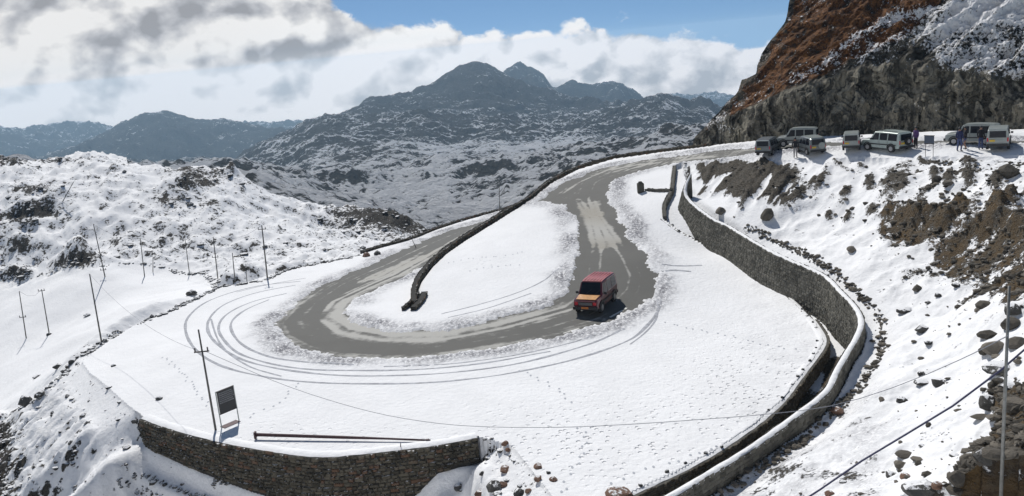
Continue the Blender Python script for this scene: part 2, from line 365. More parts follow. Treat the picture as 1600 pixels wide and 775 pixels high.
# relief of the natural ground ------------------------------------
rid = ridged(gx / 9, gy / 9, 5, 3); fb = fbm(gx / 3, gy / 3, 5, 11)
px, py = proj(gx, gy, hG)
field = sdf(px, py, [(-60,470),(0,455),(100,425),(150,425),(200,412),(300,425),(345,440),(345,470),(260,500),(160,560),(100,600),(40,650),(-60,660)])
calm = sstep(-12, 12, field)                       # smooth snow field in the valley
amp = (1 - calm) * sstep(40, 90, RR)[:, None]
slopeS = (1 - sstep(70, 95, RR))[:, None] * np.ones_like(gx)
hillrel = -2.4 * amp * sstep(110, 170, RR)[:, None] + amp * (.95 * rid + .9 * fb + .9 * ridged(gx / 22, gy / 22, 3, 9) + .42 * ridged(gx / 3.2, gy / 4.5, 3, 10))
knoll = np.exp(-(((px - 620) / 70) ** 2 + ((py - 335) / 22) ** 2)) * amp
hillrel += knoll * (2.0 * ridged(gx / 5, gy / 5, 4, 21) + 1.0)
for (cx, cy, w_, hgt) in ((110,412,34,1.6),(30,425,22,1.2),(10,262,40,2.0),(140,250,50,1.3),(285,285,38,1.6),(365,256,14,1.4),(60,300,50,1.3),(30,375,40,.9),(130,404,24,1.5)):
    hillrel += amp * hgt * np.exp(-(((px - cx) / w_) ** 2 + ((py - cy) / (w_ * .35)) ** 2)) * (1 + .6 * fb)
mound = slopeS * (.42 * ridged((gx * .8 + gy * .6) / 3.6, (gy * .8 - gx * .6) / 1.5, 4, 5) + .16 * fb)
mound *= sstep(.2, 2.5, dP)
hG2 = hG + hillrel + mound
hG2 += calm * (.10 * fbm(gx / 4, gy / 4, 3, 8) + .45 * fbm(gx / 13, gy / 13, 3, 12))
# terraces under the loop wall
tz = proj(gx, gy, hG)[1] - np.interp(proj(gx, gy, hG)[0], [190, 480], [735, 800])
# right hillside
pxR, pyR = proj(gx, gy, hR)
soil1 = sdf(pxR, pyR, [(1085,256),(1150,252),(1250,256),(1340,253),(1420,258),(1400,300),(1330,330),(1240,330),(1180,318),(1100,300)])
scarp = sdf(pxR, pyR, [(1384,330),(1420,322),(1490,330),(1570,322),(1612,330),(1640,520),(1560,470),(1520,440),(1480,432),(1440,395),(1400,400),(1385,370)])
lowsoil = sdf(pxR, pyR, [(1560,620),(1640,590),(1700,800),(1500,800),(1500,740),(1540,680)])
u1 = (pxR + .9 * pyR) / 22; v1 = (pyR - .4 * pxR) / 90
gul = ridged(u1 * .9, v1 * .8, 3, 31)
warp = 26 * fbm(gx / 2.6, gy / 2.6, 4, 33)
m1 = sstep(-10, 12, soil1 + .9 * warp) * sstep(1275, 1215, pxR)
blob = np.zeros_like(gx)
for (bx, by, bl, bw__) in ((1284,284,25,8),(1247,309,18,8),(1270,290,14,6),(1162,318,18,5),(1224,292,22,6),(1321,307,20,8),(1295,341,10,7),(1324,344,12,6),(1358,290,12,9),(1392,290,30,13),(1364,335,12,10),(1344,264,8,7),(1405,285,24,15),(1459,275,9,8),(1510,255,10,14),(1512,278,9,10),(1482,284,8,9),(1555,287,12,12),(1430,250,4,16),(1555,338,9,12),(1300,256,3,34),(1190,254,3,20)):
    ax_ = (pxR - bx) * -.52 + (pyR - by) * .85; bx_ = (pxR - bx) * .85 + (pyR - by) * .52
    blob = np.maximum(blob, np.exp(-(ax_ / bl) ** 2 - (bx_ / bw__) ** 2))
hR2 = hR + blob * .45 + m1 * .55 * gul - m1 * .1 + .22 * fb * sstep(.5, 3, polydist(gx, gy, cw)[0]) + .30 * ridged(gx / 2.5, gy / 2.5, 4, 41) * sstep(.5, 3, polydist(gx, gy, cw)[0])
m2 = sstep(-12, 8, scarp + 1.5 * warp); m3 = sstep(-12, 8, lowsoil + 1.3 * warp)
m2 = m2 * np.clip(.75 + .8 * fbm(gx / 1.6, gy / 1.6, 3, 35), 0, 1)
out_ = sstep(.12, .38, fbm(gx / 3.2, gy / 3.2, 4, 36)) * sstep(1385, 1450, pxR) * sstep(560, 470, pyR)
hR2 += m2 * (.55 * ridged((gx + gy) / 2.4, (gy - gx) / 5.5, 5, 51) + .3 * fb) + m3 * (.35 * ridged(gx / 2, gy / 2, 4, 52))
# steep bank edge inside the scarp: step up under the turf line
stepline = np.interp(pxR, [1380, 1450, 1570, 1620], [338, 352, 362, 372])
hR2 += m2 * .9 * sstep(10, -4, pyR - stepline) - m2 * .3
# roadside ditch behind the wall
dW, aW, sW = polydist(gx, gy, cw)
hR2 = hR2 - .35 * np.exp(-((dW - 1.0) / .75) ** 2) * sstep(12, 40, aW)
# plateau snow cover --------------------------------------------------
sd = np.full(gx.shape, -9.0); box = (gy > 40) & (gy < 150) & (gx > -50) & (gx < 75)
sd[box] = sdf(gx[box], gy[box], road_poly)
bvar = np.clip(.75 + 1.1 * fbm(gx / 4.5, gy / 4.5, 3, 66), .15, 1.6)
en = sd + .75 * fbm(gx / 2.6, gy / 2.6, 4, 61) + .30 * perlin(gx / .35, gy / .35, 62)
lump = .5 + .9 * perlin(gx / .32, gy / .32, 63) + .6 * perlin(gx / .14, gy / .2, 64)
berm = np.exp(-((en + .8) / .75) ** 2)
thick = .085 - .20 * sstep(0, .22, en) + berm * bvar * (.02 + .14 * lump) + .02 * fbm(gx / 5, gy / 5, 3, 65)
# bare ground patches near the top junction
park = sstep(1130, 1180, proj(gx, gy, hP)[0])
hP2 = hP + thick + park * (.02 * fb)
# channel
dE, aE, _ = polydist(gx, gy, edge)
eL = polydist(edge[:, 0], edge[:, 1], edge)[1]
arcs = np.r_[0, np.cumsum(np.linalg.norm(np.diff(edge[:, :2], axis=0), axis=1))]
chd = np.interp(aE, arcs, np.interp(np.arange(len(arcs)), [0, 6, 10, 13, 15, 21], [.35, .35, .5, .75, .85, .95]))
hC = TP(gx, gy) - chd + .05 * fb
H = hG2.copy()
skirt = hP - .05 - dP * .9
H = np.where(~inP & ~inR & ~inCh, np.maximum(hG2, np.where(dP < 14, skirt - .0, -999)) if False else hG2, H)
nat0 = (~inP) & (~inR) & (~inCh)
dB = polydist(gx, gy, bwl)[0]
nearrim = (~inP) & (~inR) & (~inCh) & (dP < 9) & (dB > dP + .25)
slp = np.where(RR[:, None] > 75, .9, .62)
hs = hP - .02 - dP * slp + 1.6 * mound * sstep(.4, 2.5, dP)
wn = sstep(0, 2.2, dB - dP) * sstep(9, 7, dP)
H = np.where(nearrim, H + (np.maximum(H, hs) - H) * wn, H)
H = np.where(nearrim & (dP < 2.5), H + (hs - H) * sstep(2.5, .3, dP) * wn, H)
bs = np.r_[0, np.cumsum(np.linalg.norm(np.diff(bwl[:, :2], axis=0), axis=1))]; dBw, aB, sB = polydist(gx, gy, bwl)
ter = dBw / .95; ter = (np.floor(ter) + sstep(.35, .75, ter - np.floor(ter))) * .95
front = np.interp(aB, bs, bwl[:, 2] - np.array([1.0, 1.3, 3.2, 3.6, 2.4, 1.9, 1.6, 1.35])) + .12 - 1.05 * (.35 * dBw + .65 * ter) + .12 * fb
H = np.where(nat0 & (aB > .01) & (aB < bs[-1] - .01) & (sB > 0), H + (front - H) * sstep(7, 4.5, dBw) * sstep(0, 1.6, aB) * sstep(bs[-1], bs[-1] - 1.3, aB), H)
H = np.where(inP, hP2, H); H = np.where(inCh, hC, H); cwt = np.interp(aW, np.r_[0, np.cumsum(np.linalg.norm(np.diff(cw[:, :2], axis=0), axis=1))], cw[:, 2]); hR2 = hR2 - np.maximum(hR2 - (cwt - .55), 0) * sstep(1.0, .5, dW); hR2 = np.where(dW < .26, hC, hR2); H = np.where(inR, hR2, H)
# attributes -----------------------------------------------------------
fpx, fpy = proj(gx, gy, H)
dHr = np.gradient(H, axis=0) / np.gradient(RR)[:, None]
rock = np.zeros_like(H); brown = np.zeros_like(H); dirt_shade = np.zeros_like(H); pock = np.zeros_like(H)
nat = ~inP & ~inCh & ~inR
big = fbm(gx / 14, gy / 14, 3, 71)
rk = .27 + .22 * sstep(.10, .9, dHr) + .18 * fbm(gx / 2.2, gy / 4, 4, 72) + .16 * big
rk += .12 * sstep(380, 640, fpx) * sstep(600, 500, fpy) + knoll * .45
rk *= (1 - calm)
for (cx, cy, wx, wy) in ((110,412,30,9),(30,425,22,8),(10,240,22,8),(285,262,26,8),(365,250,12,4),(320,285,22,6),(25,245,40,7),(60,330,26,5),(365,252,14,5),(90,250,30,4),(300,275,18,5),(50,295,28,6),(128,405,24,8),(330,318,12,4),(255,312,12,5),(30,340,24,6),(40,385,20,6),(75,335,14,4),(180,378,10,8)):
    rk += .34 * np.exp(-(((fpx - cx) / wx) ** 2 + ((fpy - cy) / wy) ** 2))
rkS = .22 + .34 * sstep(.5, 1.5, dHr) + .20 * fbm(gx / .9, gy / 1.6, 4, 73) + .5 * sstep(60, -20, fpx) * sstep(600, 660, fpy)
isfront = nat0 & (aB > .01) & (aB < bs[-1] - .01) & (sB > 0) & (dBw < 6)
rkS = np.where(isfront, .17 + .1 * fb, rkS)
rock = np.where(nat, np.where(RR[:, None] > 75, rk, rkS), rock)
rkR = .17 + .50 * blob + .66 * m1 * sstep(.22, .50, gul + .30 * fb + .30 * sstep(30, 8, np.abs(fpy - 258)) - .35 * sstep(285, 330, fpy)) + .42 * m2 + .48 * m3 + .42 * out_ + .16 * sstep(-.1, .5, fbm(gx / 2.2, gy / 2.2, 4, 37)) + .13 * sstep(1420, 1340, fpx) * sstep(570, 640, fpy) + .10 * fb + .12 * sstep(.3, 1.2, dHr) + .10 * sstep(1350, 1560, fpx) * sstep(480, 300, fpy)
rock = np.where(inR, rkR, rock)
brown = np.where(inR, np.clip(m2 * .9 + m3 * .8 + .15, 0, 1), .1)
dirt_shade = np.where(inP, 1.1 * bvar * np.exp(-((en + .7) / .9) ** 2) + .5 * park * np.abs(fb), 0)  # ploughed grime on the berm, with the lumps' grey shading painted into the colour
dirt_shade = np.where(inR, np.clip(.25 + .9 * fbm(gx / 1.8, gy / 1.8, 4, 38), 0, 1) * sstep(1440, 1340, fpx) * sstep(540, 620, fpy), dirt_shade)  # grit on the bank plus grey mottles coloured in for shaded relief
ch_dark = sstep(1275, 1300, fpx) * sstep(545, 575, fpy) + sstep(590, 640, fpy)
rock = np.where(inCh, .15 + .75 * np.clip(ch_dark, 0, 1), rock); brown = np.where(inCh, .5, brown)
pz = np.exp(-(((fpx - 930) / 190) ** 2 + ((fpy - 690) / 60) ** 2)) + np.exp(-(((fpx - 1180) / 110) ** 2 + ((fpy - 600) / 70) ** 2)) + .6 * np.exp(-(((fpx - 480) / 160) ** 2 + ((fpy - 680) / 22) ** 2)) + .6 * np.exp(-(((fpx - 760) / 50) ** 2 + ((fpy - 412) / 12) ** 2))
pock = np.where(inP | nat & (RR[:, None] < 60) & (fpx > 750), np.clip(pz, 0, 1), 0)
V = np.stack([gx, gy, H], -1).reshape(-1, 3); F = grid_faces(NR, NC)
AT = {'rock': rock.ravel(), 'brown': brown.ravel(), 'dirt_shade': dirt_shade.ravel(), 'pock': pock.ravel()}
zone = np.where(inP, 0, np.where(inCh, 1, np.where(inR, 2, np.where(RR[:, None] > 75, 3, 4))))
# stretch of the hill that belongs to the valley starts behind the rim; split faces by their first corner
fz = zone.ravel()[F[:, 0]]
mat_snow = snow_ground_mat('snow_plateau', nscale=2.2)
mat_hill = snow_ground_mat('snow_hill', rockA=(.020, .019, .020), rockB=(.075, .07, .062), nscale=1.1, n2mul=2.4, w1=1.0, w2=1.15, sharp=.045)
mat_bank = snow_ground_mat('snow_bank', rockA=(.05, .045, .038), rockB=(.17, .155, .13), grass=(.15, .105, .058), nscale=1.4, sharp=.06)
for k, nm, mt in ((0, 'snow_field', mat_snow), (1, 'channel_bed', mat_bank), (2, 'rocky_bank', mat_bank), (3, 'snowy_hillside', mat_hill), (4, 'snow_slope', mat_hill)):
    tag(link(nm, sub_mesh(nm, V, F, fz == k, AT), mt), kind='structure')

# ------------------------------------------------------------------ road sheet under the snow cover
rm = (sd > -2.2) & inP
RV = np.stack([gx, gy, hP], -1).reshape(-1, 3)
s1 = sdf(fpx, fpy, [(668,405),(600,432),(550,454),(512,480),(504,505),(528,525),(580,535),(640,540),(692,536),(760,524),(850,504),(890,489),(905,472),(880,480),(760,511),(700,522),(650,524),(600,520),(560,511),(531,495),(540,472),(590,448),(650,426)])
s2 = sdf(fpx, fpy, [(900,318),(938,316),(948,345),(975,363),(980,384),(930,394),(914,380),(902,350)])
s3 = sdf(fpx, fpy, [(1180,236),(1080,246),(1000,256),(950,264),(905,288),(870,305),(890,300),(925,276),(1000,262),(1090,250)])
s4 = sdf(fpx, fpy, [(790,335),(700,385),(600,425),(560,440),(600,432),(700,392),(780,348)])
wz = 9 * fbm(gx / 1.3, gy / 1.3, 4, 92)
s2 = s2 + wz * 1.2; s3 = s3 + .4 * wz; s1 = s1 + .3 * wz; s4 = s4 + .5 * wz
mott = np.clip(.12 + .4 * fbm(gx / 3, gy / 3, 4, 93), 0, .3)
sl = np.clip(mott + sstep(-8, 6, s1) * .68 + sstep(-9, 9, s2) * .80 + sstep(-4, 2, s3) * .6 + sstep(-7, 3, s4) * .8, 0, 1)
tan = np.clip(sstep(-8, 8, s2) * (.5 + .5 * np.cos((fpy - 335) / 9)) + sstep(-8, 4, s4) * .4 + .2 * sstep(-4, 2, s3), 0, 1)
m_road, t, b = newmat('worn_asphalt'); Pn = t.node('ShaderNodeNewGeometry').outputs['Position']
asp = t.mix(t.noise(Pn, .5, 5, .6), (.072, .072, .066), (.128, .126, .114)); asp = t.mix(t.ramp(t.noise(Pn, 14, 4, .7), .35, .7), asp, (.11, .108, .10))
st = t.m('ADD', t.attr('slush'), t.m('ADD', t.m('MULTIPLY', t.m('SUBTRACT', t.noise(Pn, 1.1, 8, .7), .5), 1.3), t.m('MULTIPLY', t.attr('streak'), .8)))
scol = t.mix(t.attr('tan'), (.44, .435, .41), (.25, .22, .165)); scol = t.mix(t.noise(Pn, 3, 5, .7), scol, (.40, .39, .36))
t.put(b.inputs['Base Color'], t.mix(t.ramp(st, .38, .95, 0, .95), asp, scol)); b.inputs['Roughness'].default_value = .8; b.inputs['Specular IOR Level'].default_value = .3
bump(t, b, t.m('ADD', t.m('MULTIPLY', t.noise(Pn, 25, 3), .3), t.m('MULTIPLY', t.ramp(st, .42, .75), .6)), .8, .04)
# wheel streaks follow the road: phase from the distance to its edge
streak = perlin(sd.ravel() * 2.3, np.zeros(sd.size) + (gx.ravel() + gy.ravel()) * .03, 91)
fr = rm.ravel()[F].all(1)
road = tag(link('road', sub_mesh('road', RV, F, fr, {'slush': sl.ravel(), 'tan': tan.ravel(), 'streak': streak}), m_road), kind='structure')

def ground(x, y):
    """height of the finished ground near a point"""
    az_ = (math.degrees(math.atan2(x, y)) + 38) / 78 * (NC - 1); r = math.hypot(x, y)
    j = int(min(max(round(az_), 0), NC - 1)); i = int(min(np.searchsorted(RR, r), NR - 1)); return float(H[i, j])
def groundv(x, y):
    a = np.clip(np.round((np.degrees(np.arctan2(x, y)) + 38) / 78 * (NC - 1)).astype(int), 0, NC - 1); i = np.clip(np.searchsorted(RR, np.hypot(x, y)), 0, NR - 1)
    return H[i, a]
# what each pixel of the photograph looks at: first visible ground sample along each azimuth
def see(px_, py_):
    """first ground point met along the sight line through a pixel"""
    d = ray(px_, py_); t_ = np.linspace(8, 300, 3000); q = d[None] * t_[:, None] + np.array([0, 0, EYE])
    g = groundv(q[:, 0], q[:, 1]); k = np.nonzero(q[:, 2] < g)[0]; k = k[0] if len(k) else len(t_) - 1
    return Vector((q[k, 0], q[k, 1], g[k]))
# ================================================================== far mountains
def curve(pts, r):
    a = np.array(pts, float); q = Ur(a[:, 0], a[:, 1], r); return np.arctan2(q[:, 0], q[:, 1]), q[:, 2]
MC = 900; MAZ = np.radians(np.linspace(-37, 30, MC))
def zc(pts, r): a, z = curve(pts, r); o = np.argsort(a); return np.interp(MAZ, a[o], z[o])
K = []   # (range, height) rows
K.append((150, np.full(MC, -62.)))
K.append((330, zc([(-250,300),(0,275),(400,305),(500,338),(650,370),(800,350),(900,305),(1100,262),(1400,240)], 330)))
K.append((600, zc([(-250,310),(0,300),(300,305),(420,300),(520,318),(640,318),(700,300),(780,298),(900,275),(1000,255),(1100,240),(1400,225)], 600)))
K.append((640, K[-1][1] + 6))
K.append((900, zc([(-250,305),(0,295),(300,298),(420,300),(480,290),(540,272),(620,258),(700,262),(780,262),(900,246),(1000,238),(1100,228),(1400,220)], 900)))
K.append((1300, zc([(-250,300),(0,288),(200,288),(380,288),(440,275),(480,246),(560,232),(700,236),(850,226),(1000,218),(1100,208),(1400,210)], 1300)))
K.append((1450, zc([(-250,295),(0,284),(200,284),(360,278),(420,252),(500,214),(600,205),(700,206),(800,210),(900,204),(1000,195),(1100,196),(1400,200)], 1450)))
K.append((1750, zc([(-250,290),(0,276),(200,276),(370,266),(430,234),(490,198),(560,184),(590,182),(660,184),(720,186),(800,192),(860,192),(920,190),(960,180),(1000,170),(1035,163),(1060,168),(1078,178),(1098,171),(1112,175),(1125,187),(1400,200)], 1750)))
K.append((1900, K[-1][1] - 12))
K.append((2350, zc([(-250,285),(0,268),(400,266),(500,226),(556,190),(566,172),(580,163),(610,158),(645,151),(665,139),(690,124),(718,106),(740,101),(762,105),(790,120),(830,138),(870,150),(890,160),(940,172),(1000,185),(1100,198),(1400,210)], 2350)))
K.append((2700, K[-1][1] - 90))
K.append((3300, zc([(-250,290),(0,268),(60,252),(90,238),(130,224),(170,208),(205,189),(225,180),(245,177),(264,180),(300,191),(325,192),(350,189),(380,194),(420,204),(480,203),(520,200),(600,195),(700,170),(780,125),(792,110),(808,103),(830,107),(850,119),(862,138),(870,142),(884,137),(900,134),(925,137),(945,133),(968,133),(985,141),(1008,160),(1030,172),(1060,185),(1100,195),(1400,210)], 3300)))
K.append((4000, K[-1][1] - 160))
K.append((4400, zc([(-250,215),(-60,215),(0,213),(30,217),(60,222),(100,224),(150,218),(200,226),(400,215),(500,215),(900,200),(1400,200)], 4400)))
K.append((4500, K[-1][1] - 60))
K.append((5000, zc([(-250,200),(-60,204),(0,206),(40,205),(60,199),(95,195),(130,193),(155,195),(180,205),(260,205),(400,195),(470,192),(500,196),(700,190),(900,180),(985,162),(1020,155),(1060,150),(1090,149),(1120,145),(1142,151),(1160,158),(1400,175)], 5000)))
K.append((5150, K[-1][1] - 120)); K.append((5600, K[-1][1] - 300))
kr = np.log([k[0] for k in K]); kz = np.array([k[1] for k in K])
MR = []; 
for i in range(len(K) - 1):
    n = {0: 12, 1: 36, 2: 8, 3: 36, 4: 40, 5: 26, 6: 36, 7: 8, 8: 50, 9: 8, 10: 36, 11: 6, 12: 26, 13: 4, 14: 20, 15: 4, 16: 3}[i]
    n = int(n * 1.2)
    MR += list(np.exp(np.linspace(kr[i], kr[i + 1], n, endpoint=False)))
MR.append(K[-1][0]); MR = np.array(MR); NM = len(MR)
lr = np.log(MR); Hm = np.empty((NM, MC)); seg = np.clip(np.searchsorted(kr, lr, side='right') - 1, 0, len(K) - 2)
tt = (lr - kr[seg]) / (kr[seg + 1] - kr[seg]); Hm = kz[seg] * (1 - tt)[:, None] + kz[seg + 1] * tt[:, None]
mx = MR[:, None] * np.sin(MAZ)[None]; my = MR[:, None] * np.cos(MAZ)[None]
sc = (MR / 2000)[:, None]
crest = np.zeros(NM)
for k in (1750, 2350, 3300, 4400, 5000): crest = np.maximum(crest, np.exp(-((lr - math.log(k)) / .03) ** 2))
keep = 1 - .72 * crest[:, None]
Hm += keep * (26 * sc * ridged(mx / 260, my / 260, 5, 5, .6) + 16 * sc * fbm(mx / 90, my / 90, 4, 6)) + (3 + 4.5 * keep) * sc * ridged(mx / 45, my / 45, 4, 7, .6)
nearM = sstep(1300, 500, MR)[:, None]
Hm += nearM * (8 * ridged(mx / 60, my / 90, 4, 15) + 3.2 * ridged(mx / 18, my / 24, 3, 16))
gr = np.gradient(Hm, axis=0) / np.gradient(MR)[:, None]
mpx, mpy = proj(mx, my, Hm)
snow = .48 - .36 * sstep(-.05, .7, gr) + .20 * fbm(mx / 120, my / 200, 4, 18) + .10 * ridged(mx / 50, my / 70, 3, 19)
snow += .07 * sstep(1100, 500, MR)[:, None] - .10 * sstep(1500, 2300, MR)[:, None] * sstep(5000, 3500, MR)[:, None] + .10 * sstep(4500, 6000, MR)[:, None]
snow += .12 * np.exp(-(((mpx - 760) / 230) ** 2 + ((mpy - 232) / 16) ** 2)) + .2 * np.exp(-(((mpx - 640) / 60) ** 2 + ((mpy - 290) / 22) ** 2)) * 1
snow += .05 * sstep(720, 600, mpx) * sstep(240, 265, mpy)
m_mt, t, b = newmat('mountain_rock_and_snow'); Pn = t.node('ShaderNodeNewGeometry').outputs['Position']
dist_s = t.attr('inv')
k1 = t.noise(Pn, .04, 9, .68); k2 = t.noise(Pn, .22, 8, .7)
kk = t.m('ADD', t.attr('snow'), t.m('ADD', t.m('MULTIPLY', t.m('SUBTRACT', k1, .5), 1.0), t.m('MULTIPLY', t.m('SUBTRACT', k2, .5), 1.3)))
mask = t.ramp(kk, .49, .60)
rc = t.mix(t.ramp(k2, .35, .65), (.022, .026, .030), (.070, .070, .064))
t.put(b.inputs['Base Color'], t.mix(mask, rc, (.78, .80, .84))); b.inputs['Roughness'].default_value = .9; b.inputs['Specular IOR Level'].default_value = .1
bump(t, b, t.m('ADD', t.m('MULTIPLY', k1, 2), k2), 1.0, 12.0)
mo = raw_mesh('mountains', np.stack([mx, my, Hm], -1).reshape(-1, 3), grid_faces(NM, MC), True, {'snow': snow.ravel(), 'inv': np.broadcast_to(sc, Hm.shape).ravel()})
tag(link('mountains', mo, m_mt), kind='structure')
print('mountain z', Hm.min(), Hm.max(), NM)

# ================================================================== the cliff above the parking place
sil = np.array([(1290,-170),(1262,-90),(1240,-25),(1234,0),(1230,18),(1222,40),(1214,52),(1200,70),(1188,86),(1180,104),(1179,116),(1158,126),(1154,142),(1150,148),(1136,160),(1124,175),(1108,190),(1096,203),(1086,214),(1083,222)], float)
foot = np.array([(1083,223),(1130,221),(1180,221),(1230,220),(1300,214),(1400,208),(1500,204),(1600,200),(1900,190)], float)
ctop = np.array([(1083,222),(1110,196),(1160,170),(1231,139),(1275,128),(1319,113),(1401,99),(1458,108),(1557,119),(1600,125),(1900,140)], float)
CCn = 460; CR = 330
def pix_az(p, r): q = Ur(p[:, 0], p[:, 1], r); return np.arctan2(q[:, 0], q[:, 1]), (q[:, 2] - EYE) / r
fp = hit(foot[:, 0], foot[:, 1], TP, 7.0); fa = np.arctan2(fp[:, 0], fp[:, 1]); frr = np.hypot(fp[:, 0], fp[:, 1])
sa, se = pix_az(sil, 100.); ca, ce = pix_az(ctop, 100.)
a0 = fa[0]; a1 = math.radians(40)
uu = np.linspace(0, 1, CCn); CA = a0 + (a1 - a0) * uu ** 1.15
rf = np.interp(CA, fa, frr) + 1.0; zf = np.interp(CA, fa, fp[:, 2]) - .6
o = np.argsort(sa); sil_e = np.interp(CA, sa[o], se[o], right=.8)       # silhouette elevation (tangent) for each azimuth
sil_e = np.where(CA > sa[o][-1], .35, sil_e)
o = np.argsort(ca); cte = np.interp(CA, ca[o], ce[o])
zct = EYE + cte * (rf + 3)                                                 # z of the rock cut's top
zct = np.maximum(zct, zf + .5)
s = np.linspace(0, 1, CR)
# profile: 0..0.5 the rock cut, 0.5..1 the open slope at about 40 degrees
nc = int(CR * .42)
PR = np.empty((CR, CCn)); PZ = np.empty((CR, CCn))
tc_ = np.linspace(0, 1, nc)[:, None]; PR[:nc] = rf + tc_ * np.clip((zct - zf) * .35, .5, 3); PZ[:nc] = zf + tc_ * (zct - zf)
ts = (np.linspace(0, 1, CR - nc + 1)[1:, None]) ** 1.3; run = 34.0
PR[nc:] = PR[nc - 1] + ts * run; PZ[nc:] = PZ[nc - 1] + ts * run * .80
base_e = (PZ - EYE) / PR
over = base_e > sil_e
# past the skyline the ground turns over and goes down behind
first = np.where(over.any(0), over.argmax(0), CR)
for j in range(CCn):
    f_ = first[j]
    if f_ < CR:
        f_ = max(f_, 1); rt_ = PR[f_ - 1, j]; n = CR - f_; q = np.linspace(0, 1, n) ** 1.6
        if f_ < 3: PR[f_:, j] = rt_ + q * 30; PZ[f_:, j] = EYE + sil_e[j] * PR[f_:, j] - q * 20 - .05
        else: PR[f_:, j] = rt_ + q * 30; PZ[f_:, j] = EYE + sil_e[j] * PR[f_:, j] - q * 26 * (.6 + q)
cx_ = PR * np.sin(CA); cy_ = PR * np.cos(CA)
cpx, cpy = proj(cx_, cy_, PZ)
iscut = 1 - sstep(nc - 8, nc + 8, np.arange(CR))[:, None] * np.ones((1, CCn))
sideu = cx_ * .9 - cy_ * .3
n_a = ridged(sideu / 5.0, PZ / 6.0, 5, 81, .55); n_b = fbm(sideu / 1.1, PZ / 1.3, 4, 82, .6)
blocky = np.round(fbm(sideu / 3.0, PZ / 4.2, 3, 83) * 6) / 6
stv = (cpx * .62 + cpy * .78); stu = (cpx * .78 - cpy * .62)      # strata climb towards the upper right
n_s = ridged(stv / 34, stu / 150, 4, 84, .6); n_f = fbm(cx_ / 1.4, PZ / 1.0, 4, 85, .6)
disp = iscut * (1.5 * n_a + .45 * n_b + 2.2 * blocky) + (1 - iscut) * (1.1 * n_s + .8 * n_f)
disp *= sstep(0, 6, np.arange(CR))[:, None]
PRd = PR - disp * .9
cx_ = PRd * np.sin(CA); cy_ = PRd * np.cos(CA); PZd = PZ + (1 - iscut) * disp * .5 * (0.3 + .7 * (CA > sa.max())[None])
crag = [(1170,112,15,.9),(1218,30,14,.8),(1190,95,14,.6),(1110,205,14,.5),(1460,95,30,.5)]
for (qx, qy, w_, h_) in crag: 
    e_ = h_ * np.exp(-(((cpx - qx) / w_) ** 2 + ((cpy - qy) / w_) ** 2)); cy_ -= e_
gz = np.gradient(PZd, axis=0) / (np.gradient(PRd, axis=0) + 1e-3)
upn = sstep(1.2, .2, np.abs(gz))
# colour zones
kx = np.array([(1240,-100),(1420,-100),(1460,0),(1400,60),(1320,90),(1260,120),(1200,150),(1120,205),(1090,215),(1150,140),(1180,110),(1230,10)], float)
grass = sstep(-18, 12, sdf(cpx, cpy, kx)) * (1 - iscut)
dsil = polydist(cpx, cpy, sil)[0]; crg = sstep(34, 8, dsil + 26 * fbm(cpx / 30, cpy / 30, 3, 88)); grass = grass * (1 - .9 * crg)
snr = sstep(0, 40, (cpx - np.interp(cpy, [-100, 0, 60, 110], [1520, 1480, 1420, 1440]))) * (1 - iscut)
line1 = np.exp(-((cpy - np.interp(cpx, [1230, 1290, 1330, 1380, 1430, 1480], [128, 100, 68, 38, 25, 12])) / 9) ** 2) * sstep(1225, 1240, cpx) * (1 - iscut)
line2 = np.exp(-((cpy - np.interp(cpx, [1340, 1400, 1450, 1500], [95, 62, 45, 35])) / 12) ** 2) * sstep(1330, 1350, cpx) * (1 - iscut)
sw = .20 + .30 * snr + .34 * line1 + .26 * line2 + .16 * n_f + .12 * (1 - iscut) + .03 * iscut - .05 * grass - .12 * n_s * (1 - iscut)
sw += iscut * (-.1 + .22 * sstep(1380, 1600, cpx) * n_b)
ledge = np.exp(-((cpx - 1120) / 22) ** 2 - ((cpy - 195) / 16) ** 2); sw += .25 * ledge
gs = np.clip(grass * .95 + (1 - iscut) * .35 * (1 - snr) + .12 * iscut * np.clip(n_a, 0, 1), 0, 1)
m_cl, t, b = newmat('cliff_rock_grass_snow'); Pn = t.node('ShaderNodeNewGeometry').outputs['Position']
k1 = t.noise(Pn, .9, 8, .7); k2 = t.noise(Pn, 3.6, 7, .72); k3 = t.noise(Pn, .25, 4)
rc = t.mix(t.ramp(k1, .36, .70), (.014, .013, .012), (.20, .185, .15)); rc = t.mix(t.ramp(k3, .45, .65), rc, t.mix(k2, (.04, .036, .026), (.16, .15, .12)))
gc = t.mix(t.ramp(k2, .38, .64), (.050, .020, .009), (.24, .105, .032)); gc = t.mix(t.ramp(k1, .50, .62), gc, (.024, .017, .012))
rc = t.mix(t.ramp(t.m('ADD', t.attr('grass'), t.m('MULTIPLY', t.m('SUBTRACT', k1, .5), 1.2)), .4, .6), rc, gc)
mask = t.ramp(t.m('ADD', t.attr('snow'), t.m('ADD', t.m('MULTIPLY', t.m('SUBTRACT', k1, .5), 1.0), t.m('MULTIPLY', t.m('SUBTRACT', k2, .5), 1.5))), .48, .56)
vs = t.noise(t.vm('MULTIPLY', Pn, (1.2, 1.2, .22)), .9, 7, .65); rc = t.mix(t.m('MULTIPLY', t.m('MULTIPLY', t.attr('cut'), t.ramp(vs, .47, .57)), .8), rc, (.36, .33, .26))
t.put(b.inputs['Base Color'], t.mix(mask, rc, SNOW)); b.inputs['Roughness'].default_value = .9; b.inputs['Specular IOR Level'].default_value = .15
bump(t, b, t.m('ADD', k1, t.m('MULTIPLY', k2, .4)), 1.0, .35)
me = raw_mesh('cliff', np.stack([cx_, cy_, PZd], -1).reshape(-1, 3), grid_faces(CR, CCn), False, {'snow': sw.ravel(), 'grass': gs.ravel(), 'cut': iscut.ravel()})
